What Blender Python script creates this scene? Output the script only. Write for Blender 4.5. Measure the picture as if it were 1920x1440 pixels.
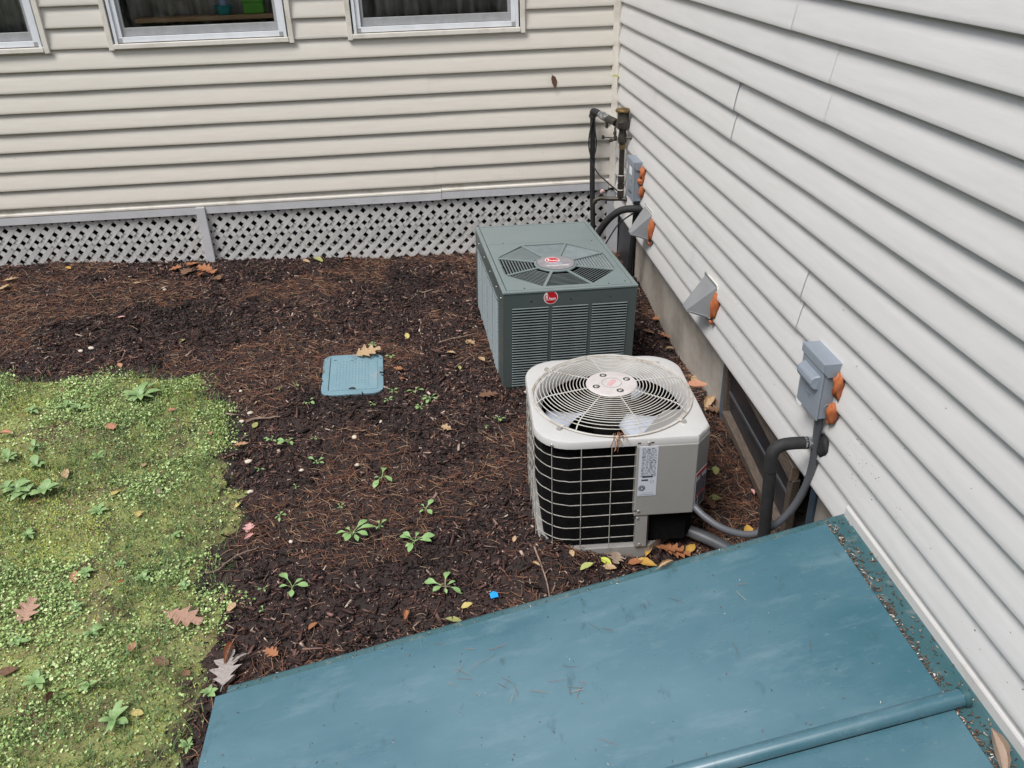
import bpy, bmesh, math, random
import numpy as np
from mathutils import Vector, Matrix
from math import sin, cos, pi, radians, sqrt, atan2
for o in list(bpy.data.objects): bpy.data.objects.remove(o)
scene = bpy.context.scene
COL = scene.collection
random.seed(7); rng = np.random.default_rng(11)

# ---------------------------------------------------------------- camera
cam = bpy.data.cameras.new('camera'); camo = bpy.data.objects.new('camera', cam); COL.objects.link(camo)
camo.location = (-1.0933888, -4.86487955, 2.0)
camo.rotation_euler = (radians(60.92915929), radians(1.63710445), radians(-6.03738115))
cam.sensor_fit = 'HORIZONTAL'; cam.sensor_width = 36; cam.lens = 1580.13/1920*36
cam.clip_start = 0.05; cam.clip_end = 500
scene.camera = camo
# ---------------------------------------------------------------- sky and sun (overcast)
SUN = Vector((-0.41, -0.35, 0.84)).normalized()
w = bpy.data.worlds.new('World'); scene.world = w; w.use_nodes = True
nt = w.node_tree; bg = nt.nodes['Background']
sky = nt.nodes.new('ShaderNodeTexSky'); sky.sky_type = 'NISHITA'; sky.sun_disc = False
sky.sun_elevation = math.asin(SUN.z); sky.sun_rotation = atan2(SUN.x, SUN.y)
sky.air_density = 1.0; sky.dust_density = 3.0; sky.ozone_density = 1.0
hs = nt.nodes.new('ShaderNodeHueSaturation'); hs.inputs['Saturation'].default_value = 0.55
nt.links.new(sky.outputs[0], hs.inputs['Color']); # even cloud layer over the clear-sky colour
mx = nt.nodes.new('ShaderNodeMix'); mx.data_type = 'RGBA'; mx.inputs[0].default_value = 0.65; mx.inputs[7].default_value = (6.2, 6.8, 7.8, 1)
nt.links.new(hs.outputs[0], mx.inputs[6]); nt.links.new(mx.outputs[2], bg.inputs['Color'])
bg.inputs['Strength'].default_value = 0.08
sd = bpy.data.lights.new('sun', 'SUN'); so = bpy.data.objects.new('sun', sd); COL.objects.link(so)
sd.energy = 1.5; sd.angle = radians(24); sd.color = (1.0, 0.97, 0.93)
so.rotation_euler = SUN.to_track_quat('Z', 'Y').to_euler(); so.location = (-4, -4, 6)
scene.view_settings.view_transform = 'Standard'; scene.view_settings.look = 'None'
scene.view_settings.exposure = 1.3; scene.view_settings.gamma = 1
scene.view_settings.use_curve_mapping = False

# ---------------------------------------------------------------- material helpers
def mat(name, col, rough=0.6, col2=None, nscale=8, detail=6, lo=.4, hi=.65, bump=0, bscale=60, metal=0, spec=None,
        col3=None, n3=30, lo3=.6, hi3=.68, coord='Object', stretch=None, island=None, trans=0, rough2=None, bdist=.002, streaks=()):
    m = bpy.data.materials.new(name); m.use_nodes = True
    t = m.node_tree; N = t.nodes; L = t.links
    b = N['Principled BSDF']
    b.inputs['Roughness'].default_value = rough; b.inputs['Metallic'].default_value = metal
    if spec is not None: b.inputs['Specular IOR Level'].default_value = spec
    if trans: b.inputs['Transmission Weight'].default_value = trans
    tc = N.new('ShaderNodeTexCoord'); src = tc.outputs[coord]
    if stretch:
        mp = N.new('ShaderNodeMapping'); mp.inputs['Scale'].default_value = stretch
        L.new(src, mp.inputs['Vector']); src = mp.outputs[0]
    def noise(scale, det=6):
        n = N.new('ShaderNodeTexNoise'); n.inputs['Scale'].default_value = scale; n.inputs['Detail'].default_value = det
        n.inputs['Roughness'].default_value = .62; L.new(src, n.inputs['Vector']); return n.outputs['Fac']
    def ramp(fac, a, bb):
        r = N.new('ShaderNodeMapRange'); r.inputs['From Min'].default_value = a; r.inputs['From Max'].default_value = bb
        L.new(fac, r.inputs['Value']); return r.outputs[0]
    def mix(f, a, bcol):
        x = N.new('ShaderNodeMix'); x.data_type = 'RGBA'; L.new(f, x.inputs[0])
        if isinstance(a, tuple): x.inputs[6].default_value = (*a, 1)
        else: L.new(a, x.inputs[6])
        if isinstance(bcol, tuple): x.inputs[7].default_value = (*bcol, 1)
        else: L.new(bcol, x.inputs[7])
        return x.outputs[2]
    cur = col
    if island:
        g = N.new('ShaderNodeNewGeometry'); r = N.new('ShaderNodeValToRGB')
        r.color_ramp.elements[0].position = island[0][0]; r.color_ramp.elements[0].color = (*island[0][1], 1)
        r.color_ramp.elements[1].position = island[-1][0]; r.color_ramp.elements[1].color = (*island[-1][1], 1)
        for p, c in island[1:-1]:
            e = r.color_ramp.elements.new(p); e.color = (*c, 1)
        L.new(g.outputs['Random Per Island'], r.inputs[0]); cur = r.outputs[0]
    if col2 is not None:
        f = ramp(noise(nscale, detail), lo, hi); cur = mix(f, cur, col2)
        if rough2 is not None:
            rr = N.new('ShaderNodeMapRange'); rr.inputs['To Min'].default_value = rough; rr.inputs['To Max'].default_value = rough2
            L.new(f, rr.inputs['Value']); L.new(rr.outputs[0], b.inputs['Roughness'])
    if col3 is not None: cur = mix(ramp(noise(n3, 8), lo3, hi3), cur, col3)
    for (sc, st, ss, sl, sh) in streaks:      # worn streaks and blotches with a shape of their own
        mp2 = N.new('ShaderNodeMapping'); mp2.inputs['Scale'].default_value = st; L.new(tc.outputs[coord], mp2.inputs['Vector'])
        n2 = N.new('ShaderNodeTexNoise'); n2.inputs['Scale'].default_value = ss; n2.inputs['Detail'].default_value = 9; n2.inputs['Roughness'].default_value = .7; L.new(mp2.outputs[0], n2.inputs['Vector'])
        cur = mix(ramp(n2.outputs['Fac'], sl, sh), cur, sc)
    if isinstance(cur, tuple): b.inputs['Base Color'].default_value = (*cur, 1)
    else: L.new(cur, b.inputs['Base Color'])
    if bump:
        bp = N.new('ShaderNodeBump'); bp.inputs['Strength'].default_value = bump; bp.inputs['Distance'].default_value = bdist
        L.new(noise(bscale), bp.inputs['Height']); L.new(bp.outputs[0], b.inputs['Normal'])
    return m

M = {}
M['siding_back'] = mat('siding_cream', (.64,.60,.54), .45, (.595,.555,.495), 1.6, 6, .35,.7, .25, 30, stretch=(3,3,40), col3=(.30,.26,.20), n3=42, lo3=.735, hi3=.76)
M['siding_right'] = mat('siding_skylit', (.605,.592,.582), .42, (.56,.546,.532), 1.3, 6, .35,.7, .25, 30, stretch=(3,3,40), col3=(.36,.33,.28), n3=42, lo3=.745, hi3=.77)  # same siding as the back wall, whitened to carry the cooler sky light
M['trim_cream'] = mat('trim_cream', (.70,.66,.60), .45, (.47,.43,.35), 9, 5, .5,.8)
M['trim_white'] = mat('trim_white', (.56,.545,.53), .42, (.42,.39,.34), 11, 6, .56,.85)
M['alu_white'] = mat('white_aluminium', (.74,.76,.80), .35, (.66,.68,.71), 12)
M['sash'] = mat('grey_sash', (.36,.36,.37), .5, (.30,.30,.30), 14)
M['dark_gap'] = mat('dark_gap', (.02,.02,.02), .9)
M['room'] = mat('dim_room_wall', (.10,.085,.07), .9, (.06,.05,.045), 3)
M['reflection_sheet'] = mat('tree_reflection', (.74,.70,.66), .9, (.36,.33,.30), 7, 6, .4,.6, stretch=(3.2,1,.5))  # pale streaks stand for tree trunks reflected in the window glass
M['ledge'] = mat('ledge_wood', (.55,.33,.18), .5, (.42,.24,.12), 9, stretch=(1,12,12))
M['teal_toy'] = mat('teal_plastic', (.05,.36,.36), .4)
M['green_toy'] = mat('green_plastic', (.16,.50,.06), .4)
M['lattice'] = mat('weathered_lattice', (.58,.57,.56), .7, (.42,.41,.395), 7, 6, .42,.62, .2, 120, col3=(.12,.115,.105), n3=30, lo3=.55, hi3=.66)
M['rail'] = mat('grey_painted_rail', (.51,.51,.53), .6, (.44,.44,.45), 6, 5, .4,.7, .1, 90, col3=(.06,.055,.05), n3=26, lo3=.66, hi3=.70)
M['concrete'] = mat('poured_concrete', (.42,.38,.335), .85, (.27,.235,.20), 5, 8, .38,.66, .5, 50, col3=(.10,.085,.07), n3=60, lo3=.68, hi3=.72, bdist=.004)
M['wood_old'] = mat('weathered_wood', (.115,.085,.065), .8, (.06,.045,.036), 10, 7, .35,.65, .5, 40, stretch=(14,1.5,14))
M['wood_end'] = mat('board_end_grain', (.27,.19,.14), .85, (.16,.11,.08), 60)
M['black_panel'] = mat('dark_slate_panel', (.022,.023,.028), .42, (.035,.035,.04), 9, 6, .4,.7, .1, 60)
M['steel_blue'] = mat('blue_grey_steel', (.075,.115,.15), .5, (.05,.07,.09), 12)
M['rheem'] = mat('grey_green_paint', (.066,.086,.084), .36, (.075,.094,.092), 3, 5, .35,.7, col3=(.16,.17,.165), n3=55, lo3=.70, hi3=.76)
M['rheem_top'] = mat('faded_skylit_paint', (.155,.195,.195), .36, (.175,.21,.21), 3, 5, .35,.7, col3=(.26,.27,.27), n3=55, lo3=.70, hi3=.76)  # faded, dusty paint, lightened further to carry the overhead sky light
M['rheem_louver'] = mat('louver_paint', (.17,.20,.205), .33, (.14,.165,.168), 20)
M['rheem_side'] = mat('faded_skylit_louver', (.21,.245,.258), .36, (.18,.21,.22), 20)  # faded louver paint, lightened further for the sky light on this side
M['coil'] = mat('black_coil', (.004,.004,.0045), .9, (.007,.007,.007), 60, spec=.1)
M['badge'] = mat('grey_badge', (.20,.19,.21), .35, (.27,.25,.26), 30)
M['badge_ring'] = mat('badge_edge', (.05,.055,.06), .5)
M['red'] = mat('red_enamel', (.45,.012,.022), .35)
M['white_print'] = mat('white_print', (.78,.76,.76), .4)
M['blue_print'] = mat('blue_print', (.45,.52,.75), .4)
M['screw'] = mat('zinc_screw', (.55,.53,.50), .35, metal=.7)
M['screw_dark'] = mat('dark_screw', (.03,.032,.034), .5)
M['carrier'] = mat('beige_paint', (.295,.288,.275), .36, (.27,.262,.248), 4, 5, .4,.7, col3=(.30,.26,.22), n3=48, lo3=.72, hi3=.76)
M['carrier_top'] = mat('skylit_beige_paint', (.47,.462,.452), .36, (.43,.42,.41), 6, 6, .45,.75, col3=(.40,.36,.31), n3=60, lo3=.70, hi3=.75)  # same beige paint as the panels, lightened to carry the overhead light
M['wire'] = mat('coated_wire', (.52,.50,.46), .45, (.30,.22,.16), 14, 6, .50, .72)
M['wire_low'] = mat('dull_wire', (.40,.385,.355), .5, (.24,.22,.20), 25)
M['hub_cap'] = mat('hub_plate', (.52,.48,.465), .4, (.46,.42,.40), 18)
M['shroud'] = mat('fan_shroud', (.56,.55,.53), .4)
M['blade'] = mat('aluminium_blade', (.62,.66,.74), .42, (.50,.53,.60), 9, metal=.25)
M['motor'] = mat('motor_black', (.015,.015,.016), .5)
M['pink_print'] = mat('red_print', (.60,.13,.20), .4)
M['label'] = mat('label_paper', (.56,.58,.64), .45)
M['ink'] = mat('label_ink', (.05,.055,.075), .5)
M['ink_soft'] = mat('faded_ink', (.18,.19,.23), .5)
M['bulk'] = mat('teal_enamel', (.036,.106,.138), .24, (.085,.168,.205), 1.5, 10, .40,.68, .08, 25, col3=(.16,.21,.22), n3=95, lo3=.62, hi3=.80, stretch=(.6,1.2,1), rough2=.36, spec=.9, streaks=[((.13,.205,.24), (1.4,4.5,1), 3.0, .52, .84), ((.030,.075,.085), (5,2.2,1), 3.2, .60, .74), ((.20,.175,.145), (1,1,1), 16, .70, .78), ((.40,.42,.42), (1,1,1), 120, .735, .76)])  # broad pale patches painted in for the sky sheen across the leaves
M['bulk_frame'] = mat('teal_enamel_worn', (.030,.088,.100), .34, (.055,.105,.115), 5, 7, .4,.7, col3=(.15,.17,.16), n3=24, lo3=.56, hi3=.74)
M['galv'] = mat('grey_box_paint', (.215,.245,.285), .38, (.20,.225,.26), 8, col3=(.12,.12,.12), n3=70, lo3=.71, hi3=.74)
M['hood'] = mat('painted_hood', (.215,.22,.228), .4, (.185,.188,.195), 7)
M['putty'] = mat('orange_putty', (.42,.125,.038), .7, (.22,.055,.018), 18, 5, .4,.7, .4, 30)
M['caulk'] = mat('white_caulk', (.62,.60,.53), .6)
M['conduit'] = mat('grey_conduit', (.085,.09,.10), .45)
M['foam_black'] = mat('black_foam', (.012,.012,.013), .75, (.02,.02,.02), 40, bump=.4, bscale=200)
M['bronze'] = mat('tarnished_bronze', (.085,.075,.06), .5, (.05,.05,.045), 30, metal=.6)
M['copper'] = mat('brown_copper', (.06,.045,.035), .45, (.03,.026,.024), 22, metal=.5)
M['brass'] = mat('old_brass', (.28,.19,.08), .4, (.13,.09,.05), 24, metal=.8)
M['zincwrap'] = mat('zinc_valve', (.36,.37,.38), .4, (.14,.14,.15), 40, lo=.45, hi=.55, metal=.5)
M['pinktag'] = mat('pink_handle', (.60,.38,.36), .6)
M['whiteplastic'] = mat('white_plastic', (.75,.75,.78), .35)
M['lid'] = mat('pale_teal_plastic', (.155,.26,.31), .5, (.185,.29,.335), 12, 6, .4,.7, .9, 130, col3=(.34,.29,.25), n3=14, lo3=.62, hi3=.78)
M['lid_plain'] = mat('pale_teal_rim', (.16,.265,.315), .5, (.14,.23,.27), 12)
M['lid_hole'] = mat('lid_opening', (.012,.022,.02), .8)
M['blue'] = mat('blue_plastic', (.02,.32,.80), .4)
M['stone'] = mat('pale_stone', (.60,.54,.45), .8, (.45,.38,.30), 40)
M['soil'] = mat('dark_soil', (.018,.012,.011), .95, (.036,.021,.018), 14, 8, .4,.65, .8, 60, bdist=.01)
M['far_soil'] = mat('yard_soil', (.05,.05,.025), .95, (.05,.075,.02), 2, 8)
M['lawn_soil'] = mat('mossy_soil', (.115,.085,.052), .95, (.23,.245,.085), 5, 8, .36,.58, .8, 70, col3=(.045,.031,.021), n3=8, lo3=.52, hi3=.66, bdist=.01)
M['chips'] = mat('mulch_chips', (.03,.02,.015), .6, spec=.22, col2=(.007,.0055,.0058), nscale=1.7, detail=5, lo=.50, hi=.70, island=[(0,(.0065,.0045,.0045)),(.34,(.020,.0115,.011)),(.60,(.058,.029,.025)),(.82,(.120,.062,.050)),(.96,(.23,.140,.115)),(1,(.52,.41,.34))])
M['needles'] = mat('pine_needles', (.2,.1,.05), .7, island=[(0,(.09,.036,.022)),(.45,(.23,.092,.05)),(.8,(.36,.17,.09)),(1,(.60,.44,.28))])
M['clover'] = mat('ground_cover_leaves', (.1,.2,.04), .55, island=[(0,(.10,.17,.045)),(.35,(.22,.34,.10)),(.75,(.38,.51,.19)),(1,(.60,.69,.34))])
M['grass'] = mat('grass_blades', (.1,.2,.04), .55, island=[(0,(.045,.095,.022)),(.6,(.09,.17,.042)),(.9,(.17,.21,.07)),(1,(.30,.24,.12))])
M['moss'] = mat('moss_tufts', (.2,.25,.03), .8, island=[(0,(.11,.145,.025)),(.6,(.24,.28,.05)),(1,(.42,.44,.11))])
M['weed'] = mat('weed_leaf', (.25,.39,.155), .5, (.18,.31,.11), 30)
M['weed_dark'] = mat('rosette_leaf', (.15,.255,.085), .5, (.24,.345,.14), 25)
LC = dict(tan=(.44,.30,.17), brown=(.18,.095,.055), rust=(.34,.14,.06), yellow=(.50,.41,.14), olive=(.33,.34,.12), lime=(.47,.53,.07),
          pink=(.55,.30,.28), white=(.62,.56,.48), amber=(.48,.28,.06), palegreen=(.42,.46,.16), taupe=(.34,.25,.19),
          pinkbrown=(.40,.24,.17), salmon=(.46,.22,.13), grey=(.30,.26,.24))
for k, c in LC.items():
    M['leaf_'+k] = mat('leaf_'+k, c, .65, tuple(v*.72 for v in c), 40, 5, .4,.65)
M['twig'] = mat('twig_bark', (.17,.11,.08), .8, (.30,.22,.17), 30)

# ---------------------------------------------------------------- mesh helpers
OFF = {}
class MB:
    def __init__(s): s.v = []; s.f = []
    def add(s, vs, fs):
        n = len(s.v); s.v += [tuple(p) for p in vs]; s.f += [tuple(i+n for i in q) for q in fs]; return s
    def box(s, x0, x1, y0, y1, z0, z1):
        return s.add([(x0,y0,z0),(x1,y0,z0),(x1,y1,z0),(x0,y1,z0),(x0,y0,z1),(x1,y0,z1),(x1,y1,z1),(x0,y1,z1)],
                     [(0,3,2,1),(4,5,6,7),(0,1,5,4),(1,2,6,5),(2,3,7,6),(3,0,4,7)])
    def hexa(s, a, b):      # two quads (bottom, top) of four points each
        return s.add(list(a)+list(b), [(0,3,2,1),(4,5,6,7),(0,1,5,4),(1,2,6,5),(2,3,7,6),(3,0,4,7)])
    def beam(s, p, q, wdt, hgt, up=(0,0,1)):
        p, q = Vector(p), Vector(q); d = (q-p).normalized(); sd_ = d.cross(Vector(up)).normalized(); u = sd_.cross(d)
        c = [sd_*a*wdt/2+u*b*hgt/2 for a, b in ((-1,-1),(1,-1),(1,1),(-1,1))]
        return s.hexa([p+k for k in c], [q+k for k in c])
    def prism(s, poly, z0, z1, fn=lambda x,y,z:(x,y,z)):
        n = len(poly); vs = [fn(x,y,z0) for x,y in poly]+[fn(x,y,z1) for x,y in poly]
        return s.add(vs, [tuple(range(n-1,-1,-1)), tuple(range(n,2*n))]+[(i,(i+1)%n,n+(i+1)%n,n+i) for i in range(n)])
    def tube(s, pts, r, n=8, closed=False, caps=True):
        P = [Vector(p) for p in pts]; m = len(P); rr = r if isinstance(r,(list,tuple)) else [r]*m
        vs = []; up = None
        for i in range(m):
            if closed: d = P[(i+1)%m]-P[i-1]
            else: d = P[min(i+1,m-1)]-P[max(i-1,0)]
            d.normalize()
            if up is None:
                up = Vector((0,0,1)) if abs(d.z) < .9 else Vector((1,0,0))
            a = d.cross(up); a.normalize(); up = a.cross(d); up.normalize()
            for k in range(n):
                t = 2*pi*k/n; vs.append(P[i]+(a*cos(t)+up*sin(t))*rr[i])
        fs = []
        for i in range(m if closed else m-1):
            j = (i+1)%m
            for k in range(n): fs.append((i*n+k, i*n+(k+1)%n, j*n+(k+1)%n, j*n+k))
        if caps and not closed: fs += [tuple(range(n-1,-1,-1)), tuple((m-1)*n+k for k in range(n))]
        return s.add(vs, fs)
    def lathe(s, prof, n=24, c=(0,0,0), mtx=None):
        vs = []; fs = []
        for (r, z) in prof:
            for k in range(n):
                t = 2*pi*k/n; p = Vector((r*cos(t), r*sin(t), z)); p = (mtx @ p) if mtx else p; vs.append(p+Vector(c))
        for i in range(len(prof)-1):
            for k in range(n): fs.append((i*n+k, i*n+(k+1)%n, (i+1)*n+(k+1)%n, (i+1)*n+k))
        fs += [tuple(range(n-1,-1,-1)), tuple((len(prof)-1)*n+k for k in range(n))]
        return s.add(vs, fs)
    def mesh(s, name, off=(0,0,0)):
        me = bpy.data.meshes.new(name); o = Vector(off)
        me.from_pydata([tuple(Vector(p)-o) for p in s.v], [], s.f)
        bm = bmesh.new(); bm.from_mesh(me); bmesh.ops.recalc_face_normals(bm, faces=bm.faces); bm.to_mesh(me); bm.free()
        return me
    def build(s, name, m, parent=None, smooth=False, bevel=0, seg=2):
        off = OFF.get(parent.name, (0,0,0)) if parent else (0,0,0)
        me = s.mesh(name, off); return link(name, me, m, parent, smooth, bevel, seg)
def link(name, me, m, parent=None, smooth=False, bevel=0, seg=2):
    if m is not None and not me.materials: me.materials.append(M[m] if isinstance(m, str) else m)
    o = bpy.data.objects.new(name, me); COL.objects.link(o)
    if parent: o.parent = parent; OFF[o.name] = OFF.get(parent.name, (0,0,0))
    if smooth:
        me.shade_smooth()
        try: me.set_sharp_from_angle(angle=radians(40))
        except Exception: pass
    if bevel:
        b = o.modifiers.new('bevel', 'BEVEL'); b.width = bevel; b.segments = seg; b.limit_method = 'ANGLE'; b.angle_limit = radians(35)
    return o
def tag(o, label=None, cat=None, group=None, kind=None):
    if label: o['label'] = label
    if cat: o['category'] = cat
    if group: o['group'] = group
    if kind: o['kind'] = kind
    return o
def thing(name, label, cat, loc=(0,0,0), rot=(0,0,0), group=None, local=False):
    o = bpy.data.objects.new(name, None); COL.objects.link(o); o.location = loc; o.rotation_euler = rot
    o.empty_display_size = .05
    OFF[o.name] = (0,0,0) if local else tuple(loc)
    return tag(o, label, cat, group)
def inst(src, parent, loc, rot=(0,0,0), scale=(1,1,1), name=None):
    o = bpy.data.objects.new(name or src.name.split('.')[0], src.data); COL.objects.link(o)
    o.parent = parent; o.location = loc; o.rotation_euler = rot; o.scale = scale
    OFF[o.name] = OFF.get(parent.name, (0,0,0)); return o
def text_mesh(txt, size, extrude=.0003, shear=0, align='CENTER', bold=0):
    cu = bpy.data.curves.new('text', 'FONT'); cu.body = txt; cu.size = size; cu.extrude = extrude; cu.align_x = align; cu.align_y = 'CENTER'
    cu.shear = shear; cu.offset = bold; cu.resolution_u = 3
    o = bpy.data.objects.new('text', cu); COL.objects.link(o)
    dg = bpy.context.evaluated_depsgraph_get(); me = bpy.data.meshes.new_from_object(o.evaluated_get(dg))
    bpy.data.objects.remove(o); bpy.data.curves.remove(cu); return me
def lettering(txt, size, m, parent, loc, rot=(0,0,0), scale=(1,1,1), bold=0, shear=0, name='lettering'):
    me = text_mesh(txt, size, shear=shear, bold=bold); me.materials.clear(); me.materials.append(M[m])
    o = bpy.data.objects.new(name, me); COL.objects.link(o); o.parent = parent; o.location = loc; o.rotation_euler = rot; o.scale = scale
    return o
# smooth value noise on a grid
_ng = np.random.default_rng(3).random((512,512))
def vnoise(x, y, s, seed=0):
    x = np.asarray(x, float)*s+17.3*seed+100; y = np.asarray(y, float)*s+31.7*seed+100
    xi = np.floor(x).astype(int); yi = np.floor(y).astype(int); fx = x-xi; fy = y-yi
    fx = fx*fx*(3-2*fx); fy = fy*fy*(3-2*fy)
    g = lambda a, b: _ng[a % 512, b % 512]
    return (g(xi,yi)*(1-fx)+g(xi+1,yi)*fx)*(1-fy)+(g(xi,yi+1)*(1-fx)+g(xi+1,yi+1)*fx)*fy
def fnoise(x, y, s, seed=0, o=4):
    t = 0; a = .5
    for i in range(o): t = t+a*vnoise(x, y, s*2**i, seed+i*3); a *= .5
    return t/(1-.5**o)

# ---------------------------------------------------------------- terrain shape
def G0(x, y):
    x = np.clip(np.asarray(x, float), -7, 1.5); y = np.clip(np.asarray(y, float), -7, 1.5)
    return .16-.045*x+.06*y+.085*np.exp(-((x-.05)/.22)**2-((y+1.95)/.45)**2)
def Hm(x, y):      # mulch surface
    return G0(x, y)+.060*np.exp(-((np.asarray(x)+.80)/.20)**2-((np.asarray(y)+2.68)/.14)**2)+.035*(fnoise(x, y, 3.2, 1, 3)-.5)+.014*(fnoise(x, y, 22, 5, 2)-.5)
YB = np.array([-4.4,-3.3,-3.01,-2.78,-2.53,-2.25,-1.99,-1.77,-1.56,-1.38,-1.29,-1.0]); XB = np.array([-1.88,-1.85,-1.82,-1.84,-1.86,-1.89,-1.92,-1.97,-2.04,-2.15,-2.23,-2.9])
def lawn_d(x, y):
    x = np.asarray(x, float); y = np.asarray(y, float)
    yt = np.interp(x, [-5,-3.1,-2.83,-2.5,-2.2], [-1.3,-1.24,-1.19,-1.21,-1.30])
    return np.minimum(np.interp(y, YB, XB)-x, yt-y)+.30*(fnoise(x, y, 5, 9, 5)-.5)
def Hl(x, y):
    d = lawn_d(x, y)
    return Hm(x, y)*.35+.65*G0(x, y)-.016+.024*np.clip((d+.05)/.16, 0, 1)+.012*(fnoise(x, y, 9, 21, 3)-.5)
def HH(x, y): return float(np.maximum(Hm(x, y), Hl(x, y)))
def grid_mesh(name, x0, x1, y0, y1, step, fn):
    nx = int((x1-x0)/step)+1; ny = int((y1-y0)/step)+1
    X, Y = np.meshgrid(np.linspace(x0,x1,nx), np.linspace(y0,y1,ny)); Z = fn(X, Y)
    v = np.stack([X,Y,Z], -1).reshape(-1,3); i = np.arange(nx*ny).reshape(ny,nx)
    f = np.stack([i[:-1,:-1],i[:-1,1:],i[1:,1:],i[1:,:-1]], -1).reshape(-1,4)
    return np_mesh(name, v, f)
def np_mesh(name, v, f):
    v = np.ascontiguousarray(v, np.float32); f = np.ascontiguousarray(f, np.int32); k = f.shape[1]
    me = bpy.data.meshes.new(name); me.vertices.add(len(v)); me.vertices.foreach_set('co', v.ravel())
    me.loops.add(f.size); me.loops.foreach_set('vertex_index', f.ravel())
    me.polygons.add(len(f)); me.polygons.foreach_set('loop_start', np.arange(0, f.size, k, dtype=np.int32))
    me.polygons.foreach_set('loop_total', np.full(len(f), k, np.int32)); me.update(calc_edges=True); return me
# ================================================================ SETTING: ground
me = grid_mesh('terrain', -60, 60, -60, 60, 4, lambda X, Y: G0(X, Y)-.12)
tag(link('terrain', me, 'far_soil'), kind='structure')
me = grid_mesh('mulch_bed', -5.2, .9, -4.6, 1.4, .03, Hm); tag(link('mulch_bed', me, 'soil', smooth=True), kind='structure')
me = grid_mesh('lawn', -5.2, -1.5, -4.6, -1.0, .025, Hl); tag(link('lawn', me, 'lawn_soil', smooth=True), kind='structure')

# ================================================================ HOUSE WALLS
C4 = .1016
def siding_panel(parent, m, axis, a0, a1, z0, courses=(0,1), proud=0., seed=0):
    # one double-lap panel running along x (axis 'x', faces -y) or along y (axis 'y', faces -x)
    prof = []
    for k in courses:
        z = z0+k*C4
        prof += [(.004, z+.0015), (-.0195, z), (-.0205, z+.003), (-.0190, z+.014), (-.0115, z+.058), (-.0015, z+C4-.004)]
    prof += [(.002, z0+(courses[-1]+1)*C4+.006)]
    n = max(2, int(abs(a1-a0)/.35)); mb = MB(); vs = []
    for i in range(n+1):
        a = a0+(a1-a0)*i/n
        for (d, z) in prof:
            q = d-proud+.0036*(float(vnoise(a*1.0, z, 2.6, seed))-.5); zz = z+.0036*(float(vnoise(a, round((z-z0)/C4)*7., 1.7, seed+5))-.5)
            vs.append((a, q, zz) if axis == 'x' else (q, a, zz))
    p = len(prof); fs = [(i*p+k, i*p+k+1, (i+1)*p+k+1, (i+1)*p+k) for i in range(n) for k in range(p-1)]
    mb.add(vs, fs); return mb.build('siding_panel', m, parent, smooth=True)

# ---- wall facing the camera, with three windows
M['shingle'] = mat('asphalt_shingle', (.06,.06,.065), .9, (.09,.085,.08), 20)
wb = thing('house_wall', 'cream vinyl clapboard wall with three windows above the lattice skirt', 'wall', (-2.4, 0, .6))
ZB = .650
WIN = [(-3.930, -2.985), (-2.690, -1.748), (-1.468, -.525)]
WZ0, WZ1 = 1.454, 2.62
core = MB()
core.box(-8, -.0, .006, .12, .56, WZ0+.02)
core.box(-8, -.0, .006, .12, WZ1-.02, 3.0)
xs = [-8]+[c for w_ in WIN for c in w_]+[0]
for i in range(0, len(xs), 2): core.box(xs[i]+(.02 if i else 0), xs[i+1]-(.02 if i < 6 else 0), .006, .12, WZ0+.02, WZ1-.02)
core.build('sheathing', 'dark_gap', wb)
MB().box(-8, 0, .13, 3.2, .56, .62).build('floor_deck', 'dark_gap', wb)
MB().box(-8, .0, 1.5, 1.56, -.2, .55).build('crawl_space_wall', 'dark_gap', wb)
MB().box(-8.06, -8, .02, 1.5, -.2, .55).build('crawl_space_wall', 'dark_gap', wb)
MB().box(.06, .12, .3, 1.5, -.2, .55).build('crawl_space_wall', 'dark_gap', wb)
rf_ = MB().add([(-8.3,-.16,2.93),(-.02,-.16,2.93),(-.02,3.4,4.5),(-8.3,3.4,4.5),(-8.3,-.16,3.03),(-.02,-.16,3.03),(-.02,3.4,4.6),(-8.3,3.4,4.6)], [(0,1,2,3),(7,6,5,4),(0,4,5,1),(1,5,6,2),(2,6,7,3),(3,7,4,0)]).build('roof', 'shingle', wb)
MB().box(-8.3, -.02, -.16, .0, 2.90, 2.925).build('soffit', 'trim_cream', rf_)
MB().box(-8.3, -.02, -.40, -.165, 2.92, 3.02).build('gutter', 'trim_cream', rf_, bevel=.01)
seams = {0:[-1.078,-4.7], 1:[-3.95], 2:[-1.075,-4.75], 3:[-5.1], 9:[-2.2], 10:[-4.1]}
for j in range(0, 11):
    z0 = ZB+j*2*C4
    if z0 > 2.85: break
    if z0 > WZ0-.05 and z0+2*C4 < WZ1+.1:
        spans = [(-8, WIN[0][0]+.01), (WIN[0][1]-.01, WIN[1][0]+.01), (WIN[1][1]-.01, WIN[2][0]+.01), (WIN[2][1]-.01, -.040)]
        for q, (a, b) in enumerate(spans): siding_panel(wb, 'siding_back', 'x', a, b, z0, seed=j*7+q)
    else:
        cuts = [-8]+sorted(seams.get(j, []))+[-.040]
        for q in range(len(cuts)-1):
            siding_panel(wb, 'siding_back', 'x', cuts[q]-(.012 if q else 0), cuts[q+1]+(.012 if q < len(cuts)-2 else 0), z0, proud=.0016*(q % 2), seed=j*7+q)
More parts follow.
